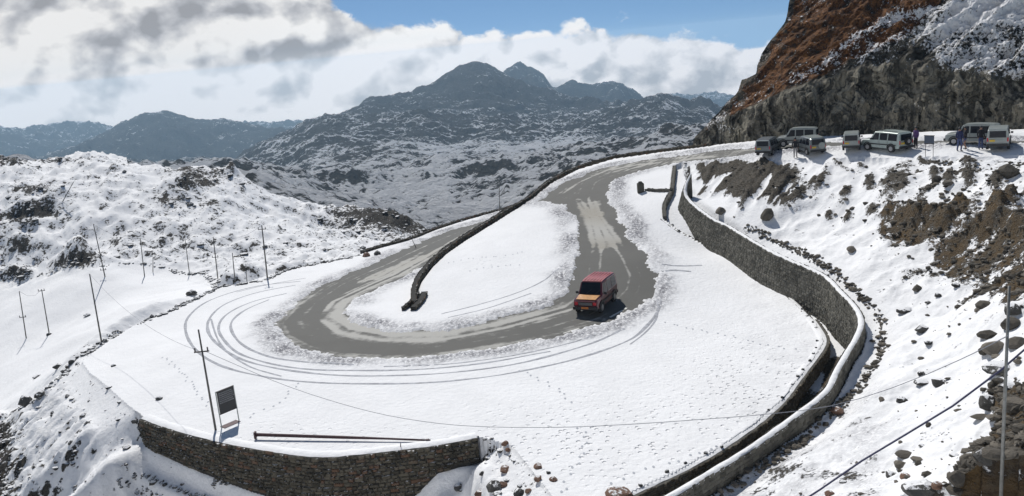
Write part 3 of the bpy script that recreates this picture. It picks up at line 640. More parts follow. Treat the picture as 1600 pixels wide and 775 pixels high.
tag(link('cliff', me, m_cl), kind='structure')

# ================================================================== haze: one closed box of thin even air
bm = bmesh.new(); bmesh.ops.create_cube(bm, size=1)
zlo = min(float(Hm.min()), float(H.min())) - 1; zhi = max(float(PZd.max()), float(Hm.max()), 40.) + 3
for v in bm.verts: v.co = Vector((v.co.x * 11600, v.co.y * 11600, zlo if v.co.z < 0 else zhi))
me = bpy.data.meshes.new('haze'); bm.to_mesh(me); bm.free()
m_hz = bpy.data.materials.new('haze_air'); m_hz.use_nodes = True; t = NT(m_hz.node_tree); t.n.clear()
pv = t.node('ShaderNodeVolumePrincipled'); pv.inputs['Density'].default_value = HAZE = 0.00012; pv.inputs['Color'].default_value = (.54, .78, 1.0, 1); pv.inputs['Anisotropy'].default_value = 0.5
oo = t.node('ShaderNodeOutputMaterial'); t.l.new(pv.outputs[0], oo.inputs['Volume'])
tag(link('haze', me, m_hz), kind='stuff', label='thin blue mountain haze over the valley', cat='haze')
# ================================================================== helpers for built things
def hbil(x, y):
    """ground height, interpolated"""
    x = np.asarray(x, float); y = np.asarray(y, float)
    a = np.clip((np.degrees(np.arctan2(x, y)) + 38) / 78 * (NC - 1), 0, NC - 1.001); r = np.hypot(x, y)
    i = np.clip(np.searchsorted(RR, r) - 1, 0, NR - 2); t_ = np.clip((r - RR[i]) / (RR[i + 1] - RR[i]), 0, 1); j = a.astype(int); u = a - j
    return (H[i, j] * (1 - u) + H[i, j + 1] * u) * (1 - t_) + (H[i + 1, j] * (1 - u) + H[i + 1, j + 1] * u) * t_
def px_scale(p): return math.sqrt(p[0] ** 2 + p[1] ** 2 + (p[2] - EYE) ** 2) / FOC     # metres per photo pixel at a place
def tube_arrays(pts, rad, sides=8, cap=True):
    pts = np.asarray(pts, float); n = len(pts); rad = np.broadcast_to(rad, n); V = []; F = []
    for i in range(n):
        d = pts[min(i + 1, n - 1)] - pts[max(i - 1, 0)]; d = d / (np.linalg.norm(d) + 1e-9)
        a = np.cross(d, [0, 0, 1.0]) if abs(d[2]) < .95 else np.cross(d, [1.0, 0, 0]); a /= np.linalg.norm(a); b_ = np.cross(d, a)
        for k in range(sides):
            th = 2 * math.pi * k / sides; V.append(pts[i] + rad[i] * (math.cos(th) * a + math.sin(th) * b_))
    for i in range(n - 1):
        for k in range(sides):
            k2 = (k + 1) % sides; F.append((i * sides + k, i * sides + k2, (i + 1) * sides + k2, (i + 1) * sides + k))
    if cap: F.append(tuple(range(sides))[::-1]); F.append(tuple((n - 1) * sides + k for k in range(sides)))
    return V, F
class MB:
    """collects shapes into one mesh"""
    def __init__(s): s.v = []; s.f = []; s.mi = []; s.cur = 0
    def add(s, V, F):
        o = len(s.v); s.v += [tuple(map(float, v)) for v in V]; s.f += [tuple(int(i) + o for i in f) for f in F]; s.mi += [s.cur] * len(F); return s
    def box(s, c, d, rz=0, taper=1.0, bev=0.0):
        hx, hy, hz = d[0] / 2, d[1] / 2, d[2] / 2; cr, sr = math.cos(rz), math.sin(rz); V = []
        if bev <= 0:
            for z, k in ((-hz, 1), (hz, taper)):
                for x, y in ((-hx, -hy), (hx, -hy), (hx, hy), (-hx, hy)): V.append((c[0] + (x * cr - y * sr) * k, c[1] + (x * sr + y * cr) * k, c[2] + z))
            return s.add(V, [(3, 2, 1, 0), (4, 5, 6, 7), (0, 1, 5, 4), (1, 2, 6, 5), (2, 3, 7, 6), (3, 0, 4, 7)])
        rings = [(-hz, 1 - bev / max(hx, hy)), (-hz + bev, 1), (hz - bev, 1), (hz, 1 - bev / max(hx, hy))]
        for z, k in rings:
            for x, y in ((-hx + bev, -hy), (hx - bev, -hy), (hx, -hy + bev), (hx, hy - bev), (hx - bev, hy), (-hx + bev, hy), (-hx, hy - bev), (-hx, -hy + bev)):
                V.append((c[0] + (x * cr - y * sr) * k, c[1] + (x * sr + y * cr) * k, c[2] + z))
        F = [tuple(range(8))[::-1], tuple(24 + i for i in range(8))]
        for r in range(3): F += [(r * 8 + i, r * 8 + (i + 1) % 8, r * 8 + 8 + (i + 1) % 8, r * 8 + 8 + i) for i in range(8)]
        return s.add(V, F)
    def tube(s, pts, rad, sides=8): V, F = tube_arrays(pts, rad, sides); return s.add(V, F)
    def slab(s, q, n, th):
        """a four-cornered sheet with thickness along n"""
        q = [Vector(p) for p in q]; n = Vector(n).normalized() * th; V = q + [p + n for p in q]
        return s.add(V, [(3, 2, 1, 0), (4, 5, 6, 7), (0, 1, 5, 4), (1, 2, 6, 5), (2, 3, 7, 6), (3, 0, 4, 7)])
    def build(s, name, mat, parent=None, smooth=False):
        me = bpy.data.meshes.new(name); me.from_pydata(s.v, [], s.f); me.update()
        o = link(name, me, mat, parent)
        if isinstance(mat, (list, tuple)):
            for p_, m_ in zip(me.polygons, s.mi): p_.material_index = m_
        if smooth: 
            for p_ in me.polygons: p_.use_smooth = True
        return o

# ------------------------------------------------------------------ materials for things
def stone_mat(name, a, b_, snowy=0.0, red=None):
    m, t, b = newmat(name); g = t.node('ShaderNodeNewGeometry'); Pn = g.outputs['Position']
    tone = t.attr('tone'); n1 = t.noise(Pn, 7, 5, .65)
    col = t.mix(t.m('ADD', t.m('MULTIPLY', tone, .65), t.m('MULTIPLY', n1, .35)), a, b_); col = t.mix(t.ramp(t.noise(Pn, .9, 5, .6), .48, .66, 0, .55), col, tuple(c * .5 for c in a))
    if red: col = t.mix(t.m('MULTIPLY', t.ramp(tone, .84, .95), .7), col, red)
    if snowy:
        s_ = t.node('ShaderNodeSeparateXYZ'); t.l.new(g.outputs['Normal'], s_.inputs[0])
        k = t.m('ADD', s_.outputs[2], t.m('MULTIPLY', t.m('SUBTRACT', n1, .5), .9))
        col = t.mix(t.ramp(k, 1.0 - snowy * .6, 1.12 - snowy * .6), col, SNOW)
    t.put(b.inputs['Base Color'], col); b.inputs['Roughness'].default_value = .9; b.inputs['Specular IOR Level'].default_value = .2
    bump(t, b, t.m('ADD', n1, t.noise(Pn, 22, 4)), .9, .05)
    return m
M_wall = stone_mat('wall_stone', (.030, .027, .021), (.155, .138, .105), .06, (.12, .06, .035))
M_walle = stone_mat('tan_wall_stone', (.09, .075, .055), (.30, .26, .20), 0)
M_wallg = stone_mat('grey_wall_stone', (.07, .066, .054), (.21, .20, .17), 0)
M_core = plain('wall_mortar', (.022, .020, .017), .95, grain=.4, scale=6)
M_coreg = plain('grey_wall_mortar', (.085, .08, .068), .95, grain=.35, scale=6)
M_rock = stone_mat('dark_boulder', (.028, .027, .028), (.12, .115, .105), .35)
M_rockb = stone_mat('bare_boulder', (.035, .032, .027), (.23, .205, .17), 0)
M_rockr = stone_mat('brown_boulder', (.10, .055, .038), (.26, .165, .12), .12)
M_snow = plain('packed_snow', SNOW, .85, spec=.15)
m_, t, b = newmat('snow_cap'); bump(t, b, t.noise(t.node('ShaderNodeNewGeometry').outputs['Position'], 4, 5), .8, .08); b.inputs['Base Color'].default_value = (*SNOW, 1); b.inputs['Roughness'].default_value = .85; M_cap = m_
M_track = plain('rutted_snow', (.36, .37, .40), .9, grain=.25, scale=3)
M_print = plain('trodden_snow', (.42, .44, .48), .9)
M_pole = plain('weathered_pole', (.10, .095, .088), .8, grain=.3, scale=4)
M_iron = plain('dark_iron', (.035, .03, .032), .5, .3)
M_rust = plain('rusty_steel', (.055, .025, .028), .65, .2, grain=.3)
M_white = plain('white_paint', (.28, .31, .30), .3, grain=.08, scale=3, coat=.3)
M_silver = plain('silver_paint', (.15, .17, .18), .32, .35, grain=.08, scale=3, coat=.3)
M_grey = plain('grey_green_paint', (.33, .39, .37), .32, .1, grain=.08, scale=3, coat=.3)
M_maroon = plain('maroon_paint', (.085, .009, .016), .28, .1, grain=.15, scale=3, coat=.5)
M_roofred = plain('pale_red_roof', (.36, .075, .075), .42, .0, grain=.15, scale=5, coat=.15)
M_orange = plain('orange_hood_paint', (.50, .215, .03), .35, grain=.2, scale=6, coat=.4)
M_glass = plain('dark_glass', (.010, .012, .018), .08, 0, .22)
M_tyre = plain('rubber', (.018, .018, .018), .85)
M_rim = plain('steel_rim', (.33, .33, .34), .4, .6)
M_black = plain('black_trim', (.015, .015, .017), .5)
M_lamp = plain('headlamp_glass', (.55, .55, .58), .12, .2)
M_redl = plain('red_lamp', (.45, .02, .03), .25)
M_yel = plain('yellow_plate', (.62, .42, .03), .5)
M_orpl = plain('orange_plate', (.45, .14, .02), .5)

# ------------------------------------------------------------------ stone walls
def stone_face(line, htop, depth, side, sw_, sh_, out, off=0.0, seedv=1, top_jit=.04, batter=None):
    """frusta set in courses on one face of a line; line n x 3 at top"""
    r = np.random.default_rng(seedv); V = []; F = []; tone = []
    s = np.r_[0, np.cumsum(np.linalg.norm(np.diff(line[:, :2], axis=0), axis=1))]; Ls = s[-1]
    def at(q): return np.array([np.interp(q, s, line[:, k]) for k in range(3)])
    nrow = int(np.max(depth) / sh_) + 1
    for k in range(nrow):
        q = -r.uniform(0, sw_)
        while q < Ls:
            wd = sw_ * r.uniform(.6, 1.5); q0, q1 = max(q, 0), min(q + wd, Ls); q += wd
            if q1 - q0 < .05: continue
            dep = np.interp((q0 + q1) / 2, s, depth); zt = k * sh_ + r.uniform(-.02, .02)
            if zt > dep: continue
            a, b_ = at(q0 + .012), at(q1 - .012); d = (b_ - a)[:2]; d = d / (np.linalg.norm(d) + 1e-9); n = np.array([-d[1], d[0], 0]) * side
            hh = sh_ * r.uniform(.82, 1.0) ; pr = out * r.uniform(.4, 1.3); jt = r.uniform(-top_jit, top_jit) if k == 0 else 0
            dn = np.array([0, 0, -1.0]); o = len(V); ins = np.array([d[0], d[1], 0]) * min(.05, (q1 - q0) * .2)
            A0 = a + dn * (zt - .012 - jt) + n * off; B0 = b_ + dn * (zt - .012 - jt) + n * off; A1 = A0 + dn * hh; B1 = B0 + dn * hh
            if batter is not None:
                bt = np.interp((q0 + q1) / 2, s, batter); A0 = A0 + n * bt * zt; B0 = B0 + n * bt * zt; A1 = A1 + n * bt * (zt + hh); B1 = B1 + n * bt * (zt + hh)
            f = n * pr; j = lambda: r.normal(0, .012, 3)
            V += [A0, B0, B1, A1, A0 + f + ins - [0, 0, .03] + j(), B0 + f - ins - [0, 0, .03] + j(), B1 + f - ins + [0, 0, .03] + j(), A1 + f + ins + [0, 0, .03] + j()]
            F += [(o + 4, o + 5, o + 6, o + 7), (o, o + 1, o + 5, o + 4), (o + 1, o + 2, o + 6, o + 5), (o + 2, o + 3, o + 7, o + 6), (o + 3, o, o + 4, o + 7)]
            tone += [r.uniform(0, 1)] * 8
    return V, F, tone
def wall(name, label, cat, line, depth, thick, faces, mat, core, sw_=.3, sh_=.2, out=.05, snow=0.0, seedv=1, group=None, step=.5, shift=0.0, cap=(-.04, 1.04), batter=None):
    """line: top of the wall's face; faces: list of (side, offset); thickness runs from offset 0 to the side -faces[0]"""
    L0 = np.asarray(line, float); dv = np.broadcast_to(np.asarray(depth, float), len(L0)) ; bt_ = np.zeros(len(L0)) if batter is None else np.asarray(batter, float); D_ = dense(np.c_[L0, dv, bt_], step); L_ = D_[:, :3]; dp = D_[:, 3]; bt_ = D_[:, 4]
    c0 = L_[len(L_) // 2]; root = empty(name, (float(c0[0]), float(c0[1]), float(c0[2] - dp[len(dp) // 2]))); tag(root, label, cat, group)
    inv = np.array([c0[0], c0[1], c0[2] - dp[len(dp) // 2]]); side = faces[0]
    t_ = np.gradient(L_[:, :2], axis=0); t_ /= np.linalg.norm(t_, axis=1)[:, None] + 1e-9; n = np.c_[-t_[:, 1], t_[:, 0], 0 * t_[:, 0]] * side
    L_ = L_ + n * shift; A = L_ - inv; Bk = A - n * thick; dn = np.c_[0 * dp, 0 * dp, dp + .25]; mm = len(A); V = np.vstack([A - [0, 0, .03], Bk - [0, 0, .03], Bk - dn, A - dn + n * (bt_ * dn[:, 2])[:, None]]); F = []
    for i in range(mm - 1):
        for a_, b_ in ((0, 1), (1, 2), (2, 3), (3, 0)): F.append((a_ * mm + i, a_ * mm + i + 1, b_ * mm + i + 1, b_ * mm + i))
    F.append((0, mm, 2 * mm, 3 * mm)); F.append((mm - 1, 4 * mm - 1, 3 * mm - 1, 2 * mm - 1))
    mb = MB(); mb.add(V, F); mb.build('wall_core', core, root)
    VV, FF, TT = [], [], []
    for k, sd_ in enumerate(faces):
        ln = A if sd_ == side else Bk
        v_, f_, t2 = stone_face(ln, 0, dp, sd_, sw_, sh_, out, 0, seedv + k, batter=bt_ if k == 0 else None); o = len(VV); VV += v_; FF += [tuple(i + o for i in f) for f in f_]; TT += t2
    if VV:
        me = raw_mesh('stones', np.array(VV), np.array(FF), False, {'tone': np.array(TT)}); tag(link('stones', me, mat, root), kind='stuff')
    if snow:
        nn = 5; u = np.linspace(cap[0], cap[1], nn); V = []; rs = np.random.default_rng(seedv + 5)
        for i in range(mm):
            for k in range(nn): 
                p = A[i] - n[i] * thick * u[k]; hgt = snow * (1 - (2 * abs(u[k] - .5)) ** 4) + (-.06 if k in (0, nn - 1) else 0) + rs.normal(0, .012); V.append(p + [0, 0, hgt])
        me = raw_mesh('snow_cap', np.array(V), grid_faces(mm, nn), True); link('snow_cap', me, M_cap, root)
    return root
def seg(arr, i0, i1): return np.asarray(arr)[i0:i1 + 1]
# retaining wall in front, facing the viewer
bwd = np.array([1.0, 1.3, 3.2, 3.6, 2.4, 1.9, 1.6, 1.6])
wall('retaining_wall', 'dark brown rubble stone retaining wall with a bent front at the near end of the plateau', 'retaining wall', bwl + [0, 0, .12], bwd, .75, (1,), M_wall, M_core, .33, .19, .085, snow=.05, seedv=11, shift=.28, cap=(.16, 1.1))
ch_line = cw[1:]; dd_ = np.interp(np.arange(len(ch_line)), [0, 3, 8, 13, 20], [4.8, 3.4, 3.2, 3.3, 2.8])
wall('channel_wall', 'long grey snow topped stone wall curving between the plateau and the rocky bank', 'retaining wall', ch_line, dd_, .34, (-1, 1), M_wallg, M_coreg, .3, .2, .035, snow=.055, seedv=21, shift=.15, batter=np.interp(np.arange(len(ch_line)), [0, 2, 5, 9, 13], [.34, .30, .16, .06, 0]))
wall('edge_wall', 'low brown stone wall face that carries the right rim of the snowy plateau above the drain', 'low wall', edge[11:] + [0, 0, .02], 1.2, .7, (1,), M_walle, M_coreg, .26, .17, .05, snow=.05, seedv=31, shift=.25, cap=(.2, 1.1))
wall('kerb_wall', 'thin stone lip along the plateau rim beside the narrow snow strip at the wall foot', 'kerb', edge[5:12] + [0, 0, .03], .5, .25, (1, -1), M_wallg, M_coreg, .3, .2, .04, seedv=33)
wall('culvert_parapet', 'short curved dark parapet at the top of the channel beside the culvert', 'parapet', edge[1:6] + [0, 0, .25], .5, .28, (-1, 1), M_wallg, M_coreg, .3, .2, .04, seedv=35)
wall('parapet_wall', 'long dark stone parapet between the snowy island and the lower road, running up to the cliff', 'parapet', isl + np.c_[0 * isl[:, 0], 0 * isl[:, 0], np.interp(np.arange(len(isl)), [0, 6, 10, 14], [.45, .5, .36, .28])], 1.4, .30, (-1, 1), M_wall, M_core, .32, .2, .07, seedv=41)
wall('parapet_wall', 'low stone parapet on the outer edge of the lower road going behind the knoll', 'parapet', lowp + [0, 0, .35], 1.3, .32, (-1, 1), M_wall, M_core, .32, .2, .07, seedv=43)
stub = [on([(652,462),(643,474),(628,487)], TP) + [0, 0, .35], on([(660,463),(654,475),(642,487)], TP) + [0, 0, .4]]
wall('stub_wall', 'left prong of the forked dark wall end on the snowy island', 'low wall', stub[0], .45, .2, (-1, 1), M_wall, M_core, .25, .16, .05, seedv=45)
wall('stub_wall', 'right broader prong of the forked dark wall end on the snowy island', 'low wall', stub[1], .55, .4, (-1, 1), M_wall, M_core, .25, .16, .05, seedv=46)
pa = hit(1003., 301., TP, 3.); pb = hit(1049., 301., TP, 3.)
wall('culvert_wall', 'low dark wall across the snow between a stub pillar and the curved parapet', 'low wall', np.array([pa + [.3, 0, .35], (pa + pb) / 2 + [0, 0, .35], pb + [0, 0, .35]]), .5, .3, (-1, 1), M_wallg, M_coreg, .3, .18, .04, seedv=47)
mb = MB(); mb.box((0, 0, .45), (.62, .6, 1.0), 0, .9, .05); mb.box((0, 0, 1.0), (.45, .45, .2), 0, .6)
o = mb.build('stub_pillar', M_wallg, None); o.location = pa - [0.1, 0, 0]; tag(o, 'small grey stone pillar at the free end of the culvert wall', 'pillar')
# ------------------------------------------------------------------ rocks
def rock_shape(sub, seedv, flat=.75):
    bm = bmesh.new(); bmesh.ops.create_icosphere(bm, subdivisions=sub, radius=1); r = np.random.default_rng(seedv)
    pl = [(Vector(r.normal(0, 1, 3)).normalized(), r.uniform(.55, .9)) for _ in range(9)]
    for v in bm.verts:
        c = v.co.copy()
        for n, d in pl:
            e = c.dot(n) - d
            if e > 0: c -= n * e * .9
        v.co = Vector((c.x, c.y * .85, c.z * flat)) * (1 + r.normal(0, .035))
    V = np.array([v.co[:] for v in bm.verts]); F = np.array([[v.index for v in f.verts] for f in bm.faces]); bm.free(); return V, F
RK = [rock_shape(2, 100 + i, .6 + .06 * (i % 5)) for i in range(8)]; RS = [rock_shape(1, 200 + i, .7) for i in range(6)]
def rock_field(name, label, cat, X_, Y_, S_, mat, seedv, shapes=RS, sink=.3, Zs=None, flat=(.6, 1.1)):
    r = np.random.default_rng(seedv); Z_ = hbil(X_, Y_) if Zs is None else Zs; VV = []; FF = []; TT = []; o = 0
    for x, y, z, s_ in zip(X_, Y_, Z_, S_):
        V, F = shapes[r.integers(len(shapes))]; a = r.uniform(0, 6.28); sc = np.array([r.uniform(.7, 1.3), r.uniform(.7, 1.3), r.uniform(*flat)]) * s_
        v = V * sc; v = np.c_[v[:, 0] * math.cos(a) - v[:, 1] * math.sin(a), v[:, 0] * math.sin(a) + v[:, 1] * math.cos(a), v[:, 2]] + [x, y, z + s_ * sink]
        VV.append(v); FF.append(F + o); o += len(V); TT.append(np.full(len(V), r.uniform(0, 1)))
    me = raw_mesh(name, np.vstack(VV), np.vstack(FF), False, {'tone': np.concatenate(TT)}); return tag(link(name, me, mat), label=label, cat=cat, kind='stuff')
RKM = {}
def boulder(px_, py_, w_, label, mat=M_rock, hr=.7, rz=None, k=None, group=None, name='boulder'):
    r = np.random.default_rng(int(px_ * 7 + py_)); p = see(px_, py_ + w_ * hr * .35); s_ = w_ * px_scale(p) * .56; k = int(r.integers(8)) if k is None else k
    key = (k, mat.name)
    if key not in RKM: RKM[key] = raw_mesh('boulder', RK[k][0], RK[k][1], False, {'tone': np.full(len(RK[k][0]), r.uniform(.2, .9))}); RKM[key].materials.append(mat)
    o = bpy.data.objects.new(name, RKM[key]); C.objects.link(o); o.location = (p.x, p.y, p.z + s_ * .18); o.rotation_euler = (r.uniform(-.2, .2), r.uniform(-.2, .2), r.uniform(0, 6.28) if rz is None else rz)
    o.scale = (s_, s_, s_ * hr * 1.25); tag(o, label, 'rock' if name != 'marker_stone' else 'marker stone', group); return o
B_ = boulder; gb = 'boulders on the right bank'; gf = 'rocks below the plateau rim'
for a_ in ((789,693,13,'reddish brown boulder nearest the right end of the front retaining wall',M_rockr,.8),(794,702,10,'smaller brown stone touching the reddish boulder by the wall end',M_rockr,.7),(797,712,6,'tiny dark stone just below the two brown stones by the wall end',M_rock,.7),
  (841,727,15,'rounded brown topped boulder, upper of the group of three in the trodden snow',M_rockr,.6),(841,746,14,'squat pinkish boulder, lower left of the group of three in the trodden snow',M_rockr,.7),(865,748,14,'flat brown boulder, lower right of the group of three in the trodden snow',M_rockr,.6),
  (857,738,8,'small grey stone between the group of three brown topped boulders',M_rock,.8),(789,733,20,'long slanting dark brown slab on the snow slope right of the wall',M_rockr,.5),(772,757,26,'dark angular outcrop low on the snow slope right of the wall',M_rock,.8),(786,757,16,'brownish stone leaning on the dark angular outcrop',M_rockr,.8),
  (749,769,17,'tan upright stone at the foot of the snow slope near the wall corner',M_rockr,1.0),(716,760,16,'dark stone in the blue shade beside the retaining wall corner',M_rock,.8),(812,766,20,'dark boulder at the lower picture edge right of the angular outcrop',M_rock,.8),(826,765,12,'tan stone beside the dark boulder at the lower edge',M_rockr,.9),
  (757,686,7,'small dark stone right at the end of the front retaining wall',M_rock,.6),(768,685,8,'flat dark stone second from the end of the front retaining wall',M_rock,.6),(970,770,46,'broad reddish brown boulder at the lower end of the plateau rim',M_rockr,.5)):
    B_(*a_[:3], a_[3], a_[4], a_[5], group=gf)
for a_ in ((249,621,11,'lone dark pyramid shaped stone on the snow left of the black sign board',M_rock,.8),(177,571,8,'lone small stone on the open snow near the plateau corner',M_rock,.6),(57,588,12,'half buried stone in the valley snow left of the stone rim',M_rock,.5),(91,572,16,'snow covered hump of rock in the valley beside the stone rim',M_rock,.6),(40,627,20,'large dark boulder where the stone rim meets the slope',M_rock,.9),
  (62,614,16,'boulder next above the largest one on the stone rim',M_rock,.8),(114,563,12,'rounded dark boulder at the bend of the stone rim',M_rock,.9),(137,492,10,'flat dark stone in the valley snow left of the tall pole',M_rock,.5),(300,456,18,'snow dusted rock heap beside the plateau rim near the poles',M_rock,.6),(77,521,8,'dark stone heap at the foot of the second valley pole',M_rock,.9),(572,397,14,'reddish stone at the near end of the lower road parapet',M_rockr,.8),(590,394,12,'dark stone beside the reddish one on the lower road parapet',M_rock,.8)):
    B_(*a_[:3], a_[3], a_[4], a_[5])
for a_ in ((1576,262,30,'big upright grey boulder on the bank top under the rear parked van',M_rockb,1.1),(1199,329,20,'tall upright grey boulder on the bank above the curved wall',M_rockb,1.4),(1125,330,18,'rounded boulder just above the upper end of the curved wall',M_rockb,.8),(1331,388,15,'lone angular boulder on the open snow below the soil streaks',M_rockb,.7),(1463,277,18,'round grey boulder below the parked cars beside a snow patch',M_rockb,.9),(1482,285,16,'grey boulder right of the round one below the parked cars',M_rockb,.6),
  (1433,449,15,'tan boulder at the lower tip of the brown scarp',M_rockb,.9),(1451,472,10,'small dark stone in the snow gully under the scarp',M_rock,.6),(1465,460,10,'grey stone beside the small dark one under the scarp',M_rock,.7),(1494,446,12,'dark stone at the foot of the scarp rubble',M_rock,.7),(1413,484,28,'flat slanting dark slab left of the snow gully',M_rock,.4),(1440,513,22,'snow streaked dark rock below the flat slanting slab',M_rock,.6),(1450,537,13,'small pointed rock right under the snow streaked rock',M_rock,.6),
  (1537,474,24,'mid grey boulder upper left in the boulder pile behind the steel pole',M_rockb,.6),(1583,480,32,'dark boulder uppermost in the pile right of the steel pole',M_rock,.7),(1580,504,26,'brownish boulder in the pile crossed by the steel pole',M_rockb,.7),(1545,522,32,'wide brownish boulder at the left of the pile by the steel pole',M_rockb,.5),(1550,541,34,'largest grey boulder of the pile left of the steel pole',M_rockb,.7),(1588,533,32,'grey streaked boulder of the pile right of the steel pole',M_rockb,.7),(1537,549,15,'small stone wedged under the left edge of the boulder pile',M_rockb,.8),
  (1559,574,38,'low wide dark boulder where the blue cable passes',M_rock,.45),(1576,602,28,'dark flat topped boulder behind the steel pole below the cable',M_rock,.6),(1545,627,28,'dark egg shaped boulder standing left of the steel pole',M_rock,1.0),(1587,630,36,'pale grey boulder right of the steel pole',M_rockb,.7),(1466,594,22,'dark round boulder alone on the snow above the blue cable',M_rock,.75),(1440,598,22,'long dark stone left of the round boulder above the cable',M_rock,.4),(1440,583,12,'small stone above the long dark one',M_rock,.5),(1409,623,17,'half buried boulder on the smooth snow left of the blue cable',M_rock,.7),
  (1534,652,26,'flat pale slab below the egg shaped boulder',M_rockb,.35),(1552,656,20,'flat pale stone partly behind the steel pole',M_rockb,.35),(1491,712,17,'small black stone alone right of the blue cable',M_rock,.45),(1440,696,11,'little oval stone above the flat brown stones by the cable',M_rock,.5),(1413,711,26,'flat stone, topmost of the four brown stones under the blue cable',M_rockb,.4),(1407,726,22,'second from top of the four brown stones under the blue cable',M_rockb,.4),(1393,741,19,'dark lowest of the four brown stones under the blue cable',M_rock,.5),(1414,744,15,'brown stone right of the dark lowest one under the cable',M_rockr,.6),
  (1432,767,48,'large dark slab at the lower edge below the four brown stones',M_rock,.5),(1465,759,17,'stone with reddish cap right of the large dark slab',M_rockr,.8),(1494,756,28,'pale leaning boulder at the lower edge between slab and pole',M_rockb,1.1),(1537,711,32,'dark boulder cluster centre left of the steel pole foot',M_rock,.8),(1514,712,22,'long grey stone leaning left of the dark cluster',M_rockb,1.0),(1552,763,34,'brown grey slab by the foot of the steel pole',M_rockb,.5),(1575,752,26,'flat tan rock right behind the steel pole foot',M_rockb,.4),(1308,640,20,'brown rock on the stone line just outside the curved wall',M_rockr,.6),(1317,752,12,'small dark stone touched by the lower end of the cable',M_rock,.8),(1297,771,17,'reddish stone at the lower edge left of the cable',M_rockr,.8)):
    B_(*a_[:3], a_[3], a_[4], a_[5], group=gb)
# marker stones on the plateau rim
words = ['nearest', 'second', 'third', 'fourth', 'fifth', 'sixth', 'seventh', 'eighth', 'ninth', 'tenth', 'eleventh', 'twelfth', 'thirteenth', 'fourteenth', 'fifteenth', 'sixteenth', 'seventeenth', 'eighteenth', 'nineteenth', 'twentieth', 'twenty first', 'twenty second', 'twenty third', 'twenty fourth', 'twenty fifth', 'twenty sixth', 'twenty seventh', 'twenty eighth', 'twenty ninth', 'thirtieth', 'thirty first', 'thirty second']
mk = [(1001,757,8),(1042,736,8),(1071,722,7),(1103,708,7),(1128,696,6),(1201,640,5),(1222,620,6),(1238,600,4),(1247,587,6),(1255,577,6),(1266,563,6),(1271,552,5),(1275,543,4),(1277,532,5),(1275,511,5),(1270,503,4),(1262,493,4),(1253,482,4),(1240,467,4),(1219,451,4),(1200,438,3),(1183,427,4),(1169,419,3),(1152,409,3),(1139,402,4),(1123,392,4),(1110,385,3),(1091,375,4),(1078,369,3),(1061,359,4),(1051,350,4)]
for i, (a_, b_, w_) in enumerate(mk):
    B_(a_, b_, w_, f'{words[i]} marker stone along the channel rim, counted from the near end' if i else 'marker stone nearest the viewer on the snowy channel rim', M_rock, .9, group='marker stones along the channel rim', name='marker_stone')
# uncountable rubble ----------------------------------------------------
def scatter_on(mask_w, n, smin, smax, seedv, pw=2.2):
    r = np.random.default_rng(seedv); area = np.gradient(RR)[:, None] * RR[:, None] / RR[:, None] ** 1.15; pr = (mask_w * area).ravel(); pr = np.clip(pr, 0, None); pr /= pr.sum()
    k = r.choice(pr.size, n, p=pr); x = gx.ravel()[k] + r.normal(0, .1, n); y = gy.ravel()[k] + r.normal(0, .1, n); s_ = smin + (smax - smin) * r.random(n) ** pw; return x, y, s_
inview = (fpx > -60) & (fpx < 1660) & (fpy < 820)
wR = (inR & inview) * (.003 + .012 * sstep(1380, 1460, fpx) + .28 * m2 + .45 * m3 + .3 * out_ + .2 * blob + .05 * m1 * (gul > .1) + .05 * sstep(1380, 1500, fpx) * sstep(460, 300, fpy))
rock_field('rubble', 'loose grey brown rubble strewn over the bank right of the curved wall', 'rubble', *scatter_on(wR, 3600, .03, .26, 301, 3.4), M_rockb, 302)
wB = (nat & inview & (RR[:, None] > 75)) * np.clip(rk - .30, 0, 1) * (1 - calm)
rock_field('hillside_rocks', 'dark rocks scattered over the snowy hill across the valley', 'rocks', *scatter_on(wB, 4200, .10, .75, 303, 3), M_rock, 304, sink=.1)
wS = (nat & inview & (RR[:, None] < 75)) * (.04 + np.clip(rkS - .25, 0, 1))
rock_field('slope_rocks', 'small dark stones poking from the snow slope under the plateau corner', 'rocks', *scatter_on(wS, 900, .04, .26, 305), M_rock, 306, sink=.05)
def line_rocks(pxl, n, spread, smin, smax, seedv):
    p = np.array([see(*q) for q in pxl]); D_ = dense(p, .4); r = np.random.default_rng(seedv); q = r.random(n) * (len(D_) - 1); i = q.astype(int)
    x = D_[i, 0] + r.normal(0, spread, n); y = D_[i, 1] + r.normal(0, spread, n); return x, y, smin + (smax - smin) * r.random(n) ** 2
x, y, s_ = line_rocks([(1166,354),(1204,372),(1241,392),(1284,415),(1301,424),(1330,448),(1352,471),(1374,499),(1378,540),(1369,567),(1339,611),(1308,638),(1270,674),(1242,699),(1176,740),(1150,756),(1110,785)], 620, .15, .05, .22, 311)
rock_field('ditch_stones', 'dark line of rough stones following the ditch outside the curved wall', 'stones', x, y, s_, M_rockb, 312, sink=.35)
x, y, s_ = line_rocks([(0,652),(43,632),(65,617),(93,592),(105,580),(115,564),(133,552),(161,534),(186,522),(217,506),(238,497),(263,488),(279,481),(320,460),(347,448),(385,443),(418,437),(450,422),(522,408),(564,399)], 620, .20, .06, .30, 313)
rock_field('rim_stones', 'thin line of stones along the far left rim of the plateau', 'stones', x, y, s_, M_rock, 314, sink=.2)
x, y, s_ = line_rocks([(0,424),(40,425),(90,422),(130,416),(167,415),(204,412),(241,415),(266,421),(294,428),(325,432),(347,441)], 260, .25, .12, .40, 315)
rock_field('valley_stones', 'broken dark line of stones across the valley floor under the hill', 'stones', x, y, s_, M_rock, 316, sink=.15)

